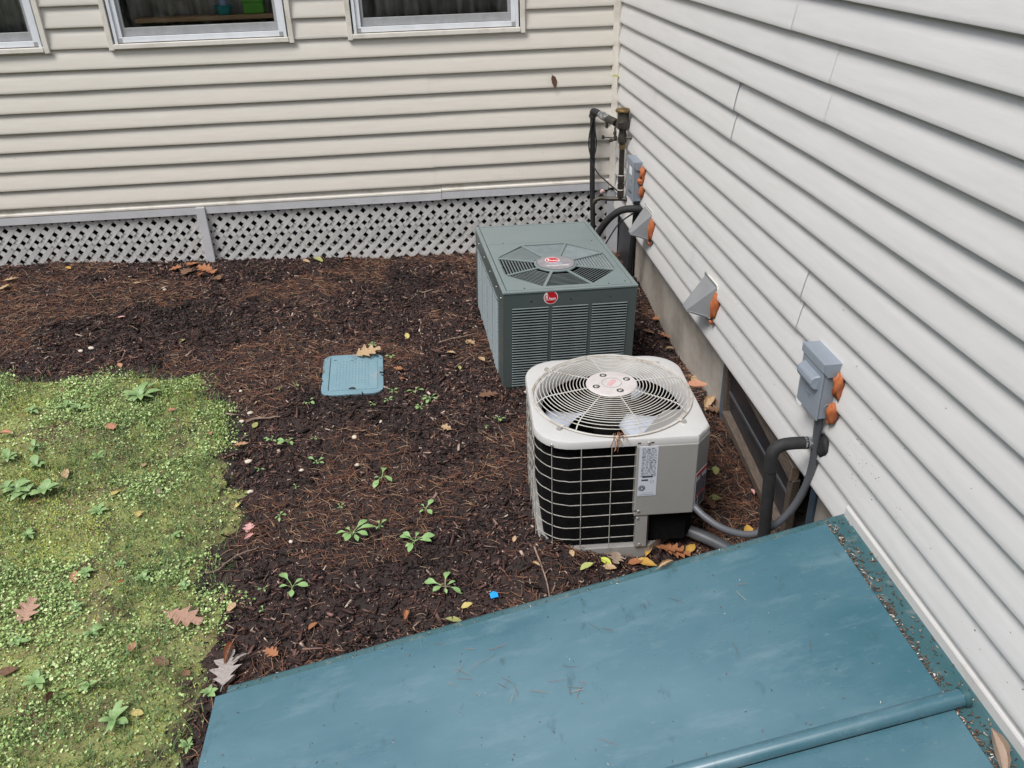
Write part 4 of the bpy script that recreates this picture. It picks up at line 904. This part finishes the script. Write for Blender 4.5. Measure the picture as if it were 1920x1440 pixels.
tag(link('pine_needle_litter', me, 'needles'), 'rust brown pine needles strewn over the mulch', 'pine needles', kind='stuff')

# ================================================================ LAWN: ground cover, moss, grass (uncountable)
def inlawn(x, y): return np.clip((lawn_d(x, y)+.09)/.24, 0, 1)**1.4
def discs(name, X, Y, Z, r, tilt, n=6, cup=.25):
    k = len(X); R_ = rotm(rng.uniform(0, 2*pi, k), rng.normal(0, tilt, k), rng.normal(0, tilt, k))
    a = np.arange(n)*2*pi/n; base = np.stack([np.cos(a), np.sin(a)*.86, np.full(n, cup)], -1); base = np.vstack([[0,0,0], base])
    V = base[None]*r[:,None,None]; V = np.einsum('kij,kvj->kvi', R_, V)+np.stack([X,Y,Z], -1)[:,None,:]
    F = np.array([[0,1+i,1+(i+1)%n] for i in range(n)])
    return np_mesh(name, V.reshape(-1,3), (F[None]+(n+1)*np.arange(k)[:,None,None]).reshape(-1,3))
cl = lambda x, y: np.clip((fnoise(x, y, 4.2, 51, 4)-.46)*7+.20*(y > -2.2), 0, 1)
n0 = 330000; X, Y = scatter(n0, -3.9, -1.7, -4.2, -1.1, lambda x, y: inlawn(x, y)*(.20+.70*cl(x, y)))
hgt = rng.uniform(.001,.020,len(X))*(.3+.8*cl(X, Y)); me = discs('c', X, Y, Hl(X, Y)+hgt, .0018+.0050*rng.random(len(X))**1.8, .55, n=4)
tag(link('ground_cover', me, 'clover'), 'small round leaved green ground cover spreading over the lawn', 'ground cover', kind='stuff')
mo_ = lambda x, y: np.clip((fnoise(x, y, 3.2, 91, 4)-.56)*10, 0, 1)+np.clip(1-np.abs(lawn_d(x, y)-.10)/.10, 0, 1)*np.clip((fnoise(x, y, 4, 95, 3)-.42)*6, 0, 1)*(y > -1.75)
X, Y = scatter(150000, -3.9, -1.7, -4.2, -1.05, lambda x, y: inlawn(x, y)*np.clip(.20+.75*mo_(x, y), 0, 1))
k = len(X); a0 = rng.uniform(0, 2*pi, k); r0 = rng.uniform(.0022,.0045,k); h0 = rng.uniform(.004,.012,k); z0 = Hl(X, Y)-.001
tri = np.stack([np.stack([X+r0*np.cos(a0+q), Y+r0*np.sin(a0+q), z0], -1) for q in (0, 2.09, 4.19)]+[np.stack([X+rng.normal(0,.003,k), Y+rng.normal(0,.003,k), z0+h0], -1)], 1)
F = np.array([[0,1,3],[1,2,3],[2,0,3]]); me = np_mesh('moss', tri.reshape(-1,3), (F[None]+4*np.arange(k)[:,None,None]).reshape(-1,3))
tag(link('moss', me, 'moss'), 'yellow green moss patches along the lawn edge', 'moss', kind='stuff')
def blades(X, Y, Zf, hs, wd, lean):
    k = len(X); h = rng.uniform(*hs, k); yaw = rng.uniform(0, 2*pi, k); ln = np.abs(rng.normal(lean, .35, k)); w_ = rng.uniform(*wd, k); n = 4; rows = []
    for i in range(n):
        t = i/(n-1); fw = h*np.sin(ln*t)*t*1.1; up = h*t*np.cos(ln*t*.9); ww = w_*(1-t**1.5*.92)
        cx = X+np.cos(yaw)*fw; cy = Y+np.sin(yaw)*fw; cz = Zf(X, Y)-.002+up
        rows += [np.stack([cx-np.sin(yaw)*ww, cy+np.cos(yaw)*ww, cz], -1), np.stack([cx+np.sin(yaw)*ww, cy-np.cos(yaw)*ww, cz], -1)]
    V = np.stack(rows, 1); F = np.array([[2*i,2*i+1,2*i+3,2*i+2] for i in range(n-1)])
    return np_mesh('grass', V.reshape(-1,3), (F[None]+2*n*np.arange(k)[:,None,None]).reshape(-1,4))
X, Y = scatter(95000, -3.9, -1.7, -4.2, -1.1, lambda x, y: inlawn(x, y)*np.clip((fnoise(x, y, 3, 131, 3)-.42)*4+.14+.35*(y < -2.8)*(x < -2.0), .03, 1)*.6)
me = blades(X, Y, Hl, (.012,.065), (.0006,.0018), .9); tag(link('grass', me, 'grass'), 'thin grass blades growing among the ground cover', 'grass', kind='stuff')
X, Y = scatter(9000, -3.9, -1.7, -4.2, -1.1, lambda x, y: inlawn(x, y)*.5)
me = needles('n', X, Y, Hl, (.025,.06), .0008, None); tag(link('dry_thatch', me, 'needles'), 'dry brown thatch lying in the lawn', 'thatch', kind='stuff')
# ================================================================ LEAVES, WEEDS, STONES (each one a thing)
WEEDS=[(-1.696,-1.591,1),(-1.755,-1.872,1.3),(-1.629,-2.002,1),(-1.370,-2.123,1.5),(-1.520,-2.283,0.5),(-1.732,-2.331,0.7),(-1.466,-2.443,1.8),(-1.372,-2.406,1.0),(-1.246,-2.499,1.7),(-1.204,-2.325,1.1),(-1.648,-2.689,1.6),(-1.739,-2.687,0.6),(-1.730,-2.778,0.6),(-1.147,-2.725,1.7),(-1.167,-1.589,1.1),(-1.210,-1.655,0.9),(-1.232,-1.524,1.0),(-1.335,-1.517,0.8),(-1.356,-1.586,0.9),(-1.419,-1.617,0.5),(-0.879,-1.773,0.8),(-0.936,-1.823,0.6),(-1.825,-1.846,0.8),(-1.836,-1.472,0.5),(-1.765,-1.436,0.5),(-1.345,-1.212,0.7),(-1.436,-1.087,0.8),(-1.693,-2.158,0.5),(-1.849,-2.040,0.5),(-1.647,-1.851,0.6),]
LEAVES = [('m', -1.104, -1.833, 0.06, 'tan'), ('o', -0.911, -1.587, 0.1, 'brown'), ('c', -0.851, -1.621, 0.07, 'brown'), ('v', -1.08, -2.812, 0.05, 'yellow'), ('v', -1.126, -2.875, 0.065, 'olive'), ('c', -1.276, -2.852, 0.06, 'rust'), ('v', -1.566, -2.86, 0.05, 'rust'), ('o', -1.675, -2.968, 0.06, 'rust'), ('v', -0.894, -2.54, 0.035, 'tan'), ('v', -1.903, -1.753, 0.055, 'olive'), ('o', -1.935, -1.897, 0.06, 'tan'), ('v', -1.917, -1.585, 0.035, 'tan'), ('m', -1.834, -2.382, 0.055, 'pink'), ('m', -0.955, -1.093, 0.07, 'tan'), ('v', -1.056, -1.184, 0.055, 'tan'), ('v', -0.913, -1.252, 0.06, 'tan'), ('v', -1.298, -1.415, 0.05, 'rust'), ('c', -1.822, -2.449, 0.05, 'pink'), ('v', -1.023, -1.324, 0.04, 'olive'), ('o', -1.307, -1.343, 0.05, 'rust'), ('v', -0.592, -2.675, 0.055, 'lime'), ('o', -0.557, -2.665, 0.1, 'taupe'), ('v', -0.668, -2.715, 0.07, 'palegreen'), ('o', -0.359, -2.624, 0.11, 'rust'), ('o', -0.332, -2.64, 0.1, 'rust'), ('c', -0.429, -2.623, 0.08, 'amber'), ('v', -0.451, -2.674, 0.09, 'amber'), ('v', -0.71, -2.666, 0.04, 'tan'), ('v', -0.487, -2.667, 0.07, 'rust'), ('v', -0.586, -2.705, 0.06, 'tan'), ('v', -0.276, -2.614, 0.07, 'amber'), ('v', -0.07, -2.241, 0.065, 'olive'), ('v', -0.117, -2.379, 0.065, 'palegreen'), ('v', -0.044, -2.552, 0.08, 'amber'), ('o', -0.144, -2.407, 0.08, 'brown'), ('c', 0.021, -1.853, 0.12, 'tan'), ('c', 0.055, -1.858, 0.09, 'rust'), ('v', 0.038, -1.591, 0.08, 'tan'), ('o', 0.023, -1.91, 0.09, 'brown'), ('c', 0.026, -2.387, 0.04, 'pink'), ('o', -2.501, -0.101, 0.12, 'rust'), ('o', -2.415, -0.157, 0.12, 'rust'), ('o', -2.359, -0.218, 0.11, 'rust'), ('o', -2.512, -0.188, 0.11, 'brown'), ('o', -2.317, -0.291, 0.1, 'brown'), ('c', -2.426, -0.25, 0.1, 'rust'), ('o', -2.583, -0.133, 0.09, 'rust'), ('v', -3.189, -0.085, 0.05, 'amber'), ('v', -2.752, -0.301, 0.06, 'tan'), ('v', -2.722, -0.727, 0.055, 'pink'), ('v', -2.596, -0.371, 0.05, 'white'), ('v', -1.787, -0.049, 0.09, 'olive'), ('v', -1.854, -0.068, 0.06, 'tan'), ('v', -1.622, -0.05, 0.05, 'rust'), ('v', -0.95, -0.185, 0.05, 'rust'), ('v', -1.389, -0.706, 0.03, 'olive'), ('v', -1.269, -0.989, 0.055, 'yellow'), ('m', -1.005, -0.978, 0.05, 'pink'), ('m', -0.958, -1.086, 0.07, 'tan'), ('v', -1.063, -1.185, 0.06, 'tan'), ('c', -0.839, -2.718, 0.04, 'tan'), ('v', 0.06, -0.718, 0.06, 'brown'), ('o', 0.024, -1.116, 0.08, 'rust'), ('o', 0.039, -0.916, 0.07, 'rust'), ('c', 0.011, -1.265, 0.06, 'tan'), ('o', -0.045, -1.058, 0.07, 'brown'), ('v', -2.093, -1.102, 0.03, 'rust'), ('v', -2.366, -0.979, 0.05, 'olive'), ('o', -3.448, -0.227, 0.09, 'tan'), ('o', -3.443, -0.329, 0.08, 'tan'), ('o', -2.454, -2.745, 0.11, 'pinkbrown'), ('o', -1.964, -2.813, 0.13, 'pinkbrown'), ('v', -2.002, -2.966, 0.075, 'brown'), ('v', -2.354, -2.158, 0.055, 'yellow'), ('v', -2.57, -2.034, 0.07, 'tan'), ('o', -2.484, -1.734, 0.08, 'salmon'), ('m', -2.236, -2.29, 0.05, 'yellow'), ('v', -2.29, -1.998, 0.045, 'tan'), ('c', -2.616, -2.204, 0.055, 'brown'), ('c', -2.891, -1.755, 0.07, 'salmon'), ('c', -2.27, -3.085, 0.07, 'brown'), ('v', -2.022, -3.149, 0.05, 'yellow'), ('v', -2.095, -2.907, 0.05, 'salmon'), ('v', -1.832, -2.761, 0.055, 'tan'), ('v', -1.897, -2.249, 0.04, 'yellow'), ('m', -1.834, -2.381, 0.06, 'pink'), ('c', -1.806, -2.956, 0.11, 'salmon'), ('o', -1.802, -3.01, 0.14, 'grey'), ('c', -1.769, -2.983, 0.07, 'grey'), ('o', -1.938, -1.895, 0.06, 'salmon'), ('v', -2.074, -1.805, 0.05, 'salmon'), ('v', -2.27, -1.61, 0.05, 'salmon'), ('v', -2.601, -1.201, 0.05, 'salmon'), ('v', -2.364, -2.589, 0.06, 'salmon'), ('c', -2.2, -2.642, 0.04, 'rust'), ('v', -1.917, -3.016, 0.05, 'brown'), ('v', -2.198, -2.158, 0.06, 'taupe'), ('v', -2.431, -2.966, 0.07, 'brown')]
ROSETTES=[(-2.431,-1.508,1.9),(-2.862,-1.568,1.3),(-2.663,-1.582,1.3),(-2.724,-1.555,1.1),(-2.698,-1.971,1.4),(-2.715,-2.127,1.6),(-2.672,-2.147,1.5),(-2.604,-2.136,1.5),(-2.758,-2.107,1.4),(-2.586,-2.373,1.0),(-2.380,-2.267,1.0),(-2.331,-2.576,0.9),(-2.075,-3.168,1.5),(-2.486,-1.922,0.9),(-2.825,-1.915,1.2),(-2.753,-1.844,1.0),(-2.229,-2.544,0.6),(-2.447,-2.858,0.9),(-2.333,-3.015,1.2),(-2.182,-3.038,0.8),(-1.841,-3.088,0.8),(-1.863,-3.254,0.7),(-2.078,-2.414,0.8),(-2.135,-2.619,0.8),(-1.995,-2.669,0.7),(-2.233,-2.842,0.9),(-2.310,-2.730,0.7),]
STONES= [(-1.964, -1.713), (-1.938, -1.65), (-2.008, -1.47), (-1.679, -2.461), (-1.867, -2.155), (-1.686, -2.045), (-1.469, -2.03), (-1.382, -1.755), (-1.487, -1.85), (-2.591, -0.378), (-2.829, -1.039), (-2.787, -1.016), (-1.898, -1.981)]
def leaf_mesh(kind, seed, L_=1.0):
    rr = random.Random(seed); N = 23 if kind == 'o' else (13 if kind == 'm' else 9); rows = []
    curl = rr.uniform(.1,.5) if kind != 'c' else rr.uniform(.9,1.5); bend = rr.uniform(-.25,.35); tw_ = rr.uniform(-.3,.3)
    for i in range(N):
        t = i/(N-1)
        if kind == 'o': wv = (.06+.25*sin(pi*t**.8)**.9)*(1-.42*cos(2*pi*t*3.6+.6))*(1 if t < .985 else .2)
        elif kind == 'm': wv = .34*sin(pi*t**.75)**.9*(1+.30*(1 if i % 4 in (0,1) else -1))+.01
        else: wv = .27*sin(pi*t**.85)**.85+.008
        if t < .03: wv = .02
        z_b = bend*((t-.5)**2-.25)
        for s in (-1, -.5, 0, .5, 1):
            ww = wv*s*(1+rr.uniform(-.08,.08)); sweep = .10*abs(s)*(.5-.5*cos(2*pi*t*3.6+.6)) if kind == 'o' else 0
            rows.append((t-.5+sweep, ww*cos(curl*abs(s)*.8)+.04*tw_*t, z_b+abs(ww)*sin(curl*abs(s))*1.0+tw_*ww*(t-.5)+.02*rr.uniform(-1,1)*(abs(s) > .2)))
    fs = [(i*5+k, i*5+k+1, i*5+k+6, i*5+k+5) for i in range(N-1) for k in range(4)]
    mb = MB().add(rows, fs); st = []
    mb.tube([(-.68,.02,.0),(-.58,.01,.01),(-.48,0,.0)], .012, 5); return mb.mesh('leaf')
LM = {}
KN = dict(o='oak leaf', v='oval leaf', m='broad lobed leaf', c='curled leaf')
CN = dict(palegreen='pale green', pinkbrown='pinkish brown', taupe='grey brown', lime='bright lime')
MARK = [('the valve box lid', -1.52,-1.35), ('the lattice post', -2.41,-.05), ('the grey green condenser', -.85,-1.3), ('the beige condenser', -.72,-2.7), ('the teal bulkhead corner', -1.8,-3.08), ('the teal bulkhead edge', -1.0,-3.07),
        ('the basement opening', 0,-2.4), ('the concrete foundation', 0,-1.5), ('the large spiky rosette', -2.43,-1.51), ('the left cluster of broad weeds', -2.70,-2.13), ('the mulch edge of the lawn', -1.9,-2.3), ('the lower left lawn', -2.4,-3.0), ('the left end of the lattice', -3.5,-.1), ('the corner downpipe', -.25,-.2)]
ORD = ['nearest','second nearest','third nearest','fourth nearest','fifth nearest','sixth nearest','seventh nearest','eighth nearest','ninth nearest','tenth nearest']
def label_all(items, noun):      # items: (object, x, y, adjective phrase)
    b = {}
    for o, x, y, adj in items:
        k = min(range(len(MARK)), key=lambda i: (MARK[i][1]-x)**2+(MARK[i][2]-y)**2); b.setdefault((adj, k), []).append(((MARK[k][1]-x)**2+(MARK[k][2]-y)**2, o))
    for (adj, k), l in b.items():
        l.sort(key=lambda q: q[0])
        for i, (d, o) in enumerate(l):
            o['label'] = (f'{adj}, {ORD[min(i,9)]} one to {MARK[k][0]}' if len(l) > 1 else f'{adj} lying near {MARK[k][0]}' if noun == 'leaf' else f'{adj} near {MARK[k][0]}')
items = []
for i, (k, x, y, s, c) in enumerate(LEAVES):
    key = (k, i % 4)
    if (key, c) not in LM:
        base = LM.get(key)
        if base is None: base = leaf_mesh(k, ord(k)*10+key[1]); LM[key] = base
        me = base.copy(); me.materials.clear(); me.materials.append(M['leaf_'+c]); LM[(key, c)] = me
    o = bpy.data.objects.new('fallen_leaf', LM[(key, c)]); COL.objects.link(o)
    s *= .82; o.scale = (s, s, s*.8); o.location = (x, y, HH(x, y)+.012+.012*(k in 'oc')); o.rotation_euler = (random.uniform(-.25,.25), random.uniform(-.25,.25), random.uniform(0, 6.28))
    tag(o, None, 'leaf', 'fallen leaves on the ground'); items.append((o, x, y, f"{CN.get(c, c)} fallen {KN[k]}"))
def extra_leaf(k, c, s, loc, rot, label):
    me = LM[(k,0)].copy() if (k,0) in LM else leaf_mesh(k, 3); me.materials.clear(); me.materials.append(M['leaf_'+c])
    o = bpy.data.objects.new('fallen_leaf', me); COL.objects.link(o); o.scale = (s,s,s*.8); o.location = loc; o.rotation_euler = rot; tag(o, label, 'leaf', 'stray leaves off the ground')
label_all(items, 'leaf')
extra_leaf('v','brown', .075, (-.372,-.030,1.190), (1.3,1.25,.4), 'dry brown leaf stuck on the cream siding below the right window')
extra_leaf('v','olive', .075, (-.020,-.075,1.209), (.15,.1,.1), 'small dry leaf caught on the inside corner post')
extra_leaf('o','tan', .115, (-1.455,-1.195,.192), (.2,-.1,.25), 'pale tan oak leaf resting on the valve box lid')
extra_leaf('v','salmon', .075, (-.215,-2.36,.545), (.1,.1,.0), 'orange brown leaf resting on the beige condenser guard')
extra_leaf('c','taupe', .10, (-.060,-3.86,.521), (.1,-.2,1.3), 'large curled brown leaf on the bulkhead beside the white wall')
extra_leaf('c','tan', .05, (-.52,-3.10,.402), (.1,-.2,.3), 'small pale crumpled leaf on the far edge of the bulkhead')
def weed_leaf(L_, wmax, stalk, arch, seed):
    rr = random.Random(seed); N = 10; rows = []
    for i in range(N):
        t = i/(N-1); q_ = (t-stalk)/(1-stalk); ww = wmax*.09 if t < stalk else wmax*max(.05, sin(pi*min(1, q_**1.25*.97+.03)))**.75
        z = L_*(arch*t-(arch*1.05)*t*t*.9)+.004
        for s in (-1, 0, 1): rows.append((L_*t, ww*s, z+abs(s)*ww*.30+rr.uniform(-.0006,.0006)))
    return MB().add(rows, [(i*3+k, i*3+k+1, i*3+k+4, i*3+k+3) for i in range(N-1) for k in range(2)]).mesh('leaf')
WL = []
for q in range(4):
    me = weed_leaf(.052, .0082, .42, .50+.10*q, q); me.materials.append(M['weed']); me.shade_smooth(); WL.append(me)
RL = []
for q in range(4):
    me = weed_leaf(.070, .0105, .05, .70+.15*q, 10+q); me.materials.append(M['weed_dark']); me.shade_smooth(); RL.append(me)
items = []
for i, (x, y, s) in enumerate(WEEDS):
    nl = random.choice((3,4)) if s < .7 else (random.choice((4,5,6)) if s < 1.2 else random.choice((5,6,7,8)))
    t_ = thing('weed_plant', '', 'weed', (x, y, HH(x, y)+.004), (0,0,random.uniform(0,6)), 'small weeds growing in the mulch', local=True)
    if 'label' in t_: del t_['label']
    for k in range(nl):
        o = bpy.data.objects.new('leaf', WL[random.randrange(4)]); COL.objects.link(o); o.parent = t_; f_ = s*random.uniform(.36,.92); o.scale = (f_, f_*random.uniform(.9,1.3), f_)
        o.rotation_euler = (random.uniform(-.2,.2), random.uniform(-.35,.1), 2*pi*k/nl+random.uniform(-.4,.4)); o.location = (0,0,.002)
    MB().lathe([(.002,-.01),(.003,.004),(.001,.012)], 6).build('crown', 'weed', t_)
    items.append((t_, x, y, ('tiny' if s < .7 else 'small' if s < 1.05 else 'leafy' if s < 1.45 else 'large')+' green weed seedling'))
label_all(items, 'weed')
items = []
for i, (x, y, s) in enumerate(ROSETTES):
    nl = 14 if i == 0 else random.randrange(7, 11)
    t_ = thing('rosette_weed', '', 'weed', (x, y, HH(x, y)+.004), (0,0,random.uniform(0,6)), 'rosette weeds in the lawn', local=True)
    if 'label' in t_: del t_['label']
    for k in range(nl):
        o = bpy.data.objects.new('leaf', RL[random.randrange(4)]); COL.objects.link(o); o.parent = t_; f_ = s*random.uniform(.32,.62)*(1.25 if i == 0 else 1); o.scale = (f_, f_*(1.0 if i == 0 else random.uniform(1.0,1.8)), f_*.8)
        o.rotation_euler = (random.uniform(-.2,.2), random.uniform(-.55,-.05), 2.39996*k+random.uniform(-.2,.2)); o.location = (0,0,.003)
    MB().lathe([(.003,-.01),(.005,.004),(.002,.012)], 6).build('crown', 'weed_dark', t_)
    items.append((t_, x, y, ('largest spiky' if i == 0 else 'broad' if s > 1.25 else 'middling' if s > .95 else 'small')+' rosette weed'))
label_all(items, 'weed')
items[0][0]['label'] = 'largest spiky green rosette weed near the back edge of the lawn'
items = []
for i, (x, y) in enumerate(STONES):
    bm = bmesh.new(); bmesh.ops.create_icosphere(bm, subdivisions=2, radius=1)
    for v in bm.verts: v.co = v.co*(1+.3*(float(vnoise(v.co.x+i, v.co.y+v.co.z, 1.5, i))-.5))
    me = bpy.data.meshes.new('pebble'); bm.to_mesh(me); bm.free(); me.materials.append(M['stone'])
    o = bpy.data.objects.new('pebble', me); COL.objects.link(o); s = random.uniform(.006,.012); o.scale = (s*1.4, s, s*.7); o.location = (x, y, HH(x, y)+.006); o.rotation_euler = (0,0,random.uniform(0,6))
    tag(o, None, 'pebble', 'pale pebbles'); items.append((o, x, y, 'pale pebble on the dark mulch'))
label_all(items, 'pebble')
bs = MB().prism([(-.014,-.010),(.012,-.012),(.016,.004),(.004,.014),(-.012,.010)], 0, .0035).build('plastic_scrap', 'blue', None, bevel=.001); bs.location = (-.99,-2.787,HH(-.99,-2.787)+.012); bs.rotation_euler = (.3,.1,.4)
tag(bs, 'bright blue plastic scrap on the mulch near the bulkhead', 'scrap')
# twigs
TW = [((-1.115,-1.10),(-.90,-1.01),.004,'thin brown twig on the mulch left of the grey green condenser'), ((-.835,-2.63),(-.805,-2.86),.0035,'pale bent twig beside the front left corner of the beige condenser'), ((-1.93,-2.62),(-1.80,-2.50),.003,'short twig at the mulch edge of the lawn'), ((-1.05,-1.32),(-.93,-1.20),.003,'short twig near the grey green condenser corner'), ((-1.95,-1.72),(-1.80,-1.70),.006,'thick mossy twig at the lawn edge left of the weeds')]
for (a, b, r, l) in TW:
    pts = smoothpath([(a[0]+(b[0]-a[0])*t+random.uniform(-.012,.012), a[1]+(b[1]-a[1])*t+random.uniform(-.012,.012), 0) for t in (0,.3,.65,1)], 5); pts = [(p.x, p.y, HH(p.x, p.y)+.014) for p in pts]
    tw_ = thing('twig', l, 'twig', pts[0]); MB().tube(pts, [r*(1-.5*i/len(pts)) for i in range(len(pts))], 6).build('stem', 'twig', tw_, smooth=True)
    mid = Vector(pts[len(pts)//2]); MB().tube([mid, mid+Vector((.02,.018,.006))], [r*.6,r*.3], 5).build('side_shoot', 'twig', tw_)
# needles and debris on the bulkhead
def zb(x, y): return .517+.2424*x+.0125
def zf(x, y): return .517+.2424*x+.002
X = np.concatenate([rng.uniform(-1.7,-.2,14), rng.normal(-1.09,.035,7), rng.normal(-1.02,.03,5), rng.normal(-.84,.02,7), rng.normal(-.55,.03,3)]); Y = np.concatenate([rng.uniform(-3.66,-3.16,14), rng.normal(-3.27,.03,7), rng.normal(-3.37,.02,5), rng.normal(-3.43,.02,7), rng.normal(-3.24,.03,3)])
me = needles('n', X, Y, zb, (.03,.075), .00055, None, flat=.02, bend=.16); tag(link('bulkhead_needles', me, 'needles'), 'loose pine needles scattered on the teal bulkhead leaf', 'pine needles', kind='stuff')
n1 = 900; X = rng.normal(-.105,.020,n1); Y = -3.10-rng.random(n1)*1.2; X = np.where(rng.random(n1) < .75, -.0745+np.abs(rng.normal(0,.009,n1)), -.02-.05*rng.random(n1))
def chips_at(name, X, Y, Z, Ls, Ws, Ts):
    k = len(X); L_ = rng.uniform(*Ls,k); W__ = rng.uniform(*Ws,k); T_ = rng.uniform(*Ts,k)
    base = np.array([[-1,-.5,-1],[-.8,.6,-1],[.9,.7,-1],[1,-.5,-1],[-.9,-.4,1],[-.8,.4,1],[.8,.6,1],[.9,-.3,1]])*.5
    V = base[None]*np.stack([L_,W__,T_],-1)[:,None,:]; V = np.einsum('kij,kvj->kvi', rotm(rng.uniform(0,6.28,k), rng.normal(0,.2,k), rng.normal(0,.3,k)), V)+np.stack([X,Y,Z],-1)[:,None,:]
    F = np.array([[0,3,2,1],[4,5,6,7],[0,1,5,4],[1,2,6,5],[2,3,7,6],[3,0,4,7]]); return np_mesh(name, V.reshape(-1,3), (F[None]+8*np.arange(k)[:,None,None]).reshape(-1,4))
M['debris'] = mat('dry_debris', (.2,.1,.06), .8, island=[(0,(.03,.02,.015)),(.45,(.10,.055,.035)),(.8,(.22,.13,.09)),(.9,(.45,.38,.33)),(1,(.7,.68,.64))])
me = chips_at('debris', X, Y, zf(X,Y)+.003, (.003,.013), (.0015,.004), (.001,.003)); tag(link('leaf_debris', me, 'debris'), 'dry brown debris gathered in the groove along the bulkhead header', 'debris', kind='stuff')
n1 = 260; X = -rng.random(n1)*1.8; Y = np.where(rng.random(n1) < .55, rng.uniform(-3.11,-3.085,n1), rng.uniform(-3.7,-3.12,n1)); Z = np.where(Y > -3.112, zf(X,Y)-.001, zb(X,Y)-.001)
me = chips_at('specks', X, Y, Z, (.002,.008), (.0012,.003), (.0006,.0015)); tag(link('speck_litter', me, 'debris'), 'tiny specks of grit on the teal bulkhead', 'debris', kind='stuff')
# tuft of needles hanging off the beige condenser guard
ct = Vector((-.557,-2.620,.535)); k = 16; X = ct.x+rng.normal(0,.008,k); Y = ct.y+rng.normal(0,.006,k); vs = MB()
for i in range(k):
    p = Vector((X[i], Y[i]+.004, .528+random.uniform(0,.014))); q = p+Vector((random.uniform(-.025,.025), -.018-random.random()*.02, random.uniform(-.055,.0))); vs.tube([p, (p+q)/2+Vector((0,-.008,.006)), q], .0009, 4)
tu = vs.build('needle_tuft', 'needles', None); tag(tu, 'tuft of dry pine needles caught on the front of the beige condenser guard', 'pine needles')

M['grime'] = mat('grime', (.06,.05,.04), .8, island=[(0,(.03,.026,.022)),(.7,(.10,.085,.065)),(1,(.22,.19,.15))])
# specks of grime and insect debris stuck to the siding
n1 = 120; Y = -1.6-2.6*rng.random(n1); Z = .58+.5*rng.random(n1)**2.2; X = -.0045-.0145*(1-((Z-.468) % .1016)/.1016)-.0012
k = rng.normal(0,1,(60,2)); Y = np.concatenate([Y, -3.12+.05*k[:,0]]); Z = np.concatenate([Z, .66+.035*k[:,1]]); X = np.concatenate([X, -.0045-.0145*(1-((Z[-60:]-.468) % .1016)/.1016)-.0012])
me = chips_at('wall_specks', X, Y, Z, (.0014,.005), (.0008,.0022), (.001,.002)); tag(link('siding_specks', me, 'grime'), 'tiny dark grime specks stuck to the lower white siding', 'grime', kind='stuff')
n1 = 90; X = -3.6+3.5*rng.random(n1); Z = .66+.5*rng.random(n1)**1.8; Y = -.0045-.0145*(1-((Z-.65) % .1016)/.1016)-.0012
me = chips_at('wall_specks', X, Y, Z, (.0014,.005), (.0008,.0022), (.001,.002)); tag(link('siding_specks', me, 'grime'), 'tiny dark grime specks stuck to the lower cream siding', 'grime', kind='stuff')
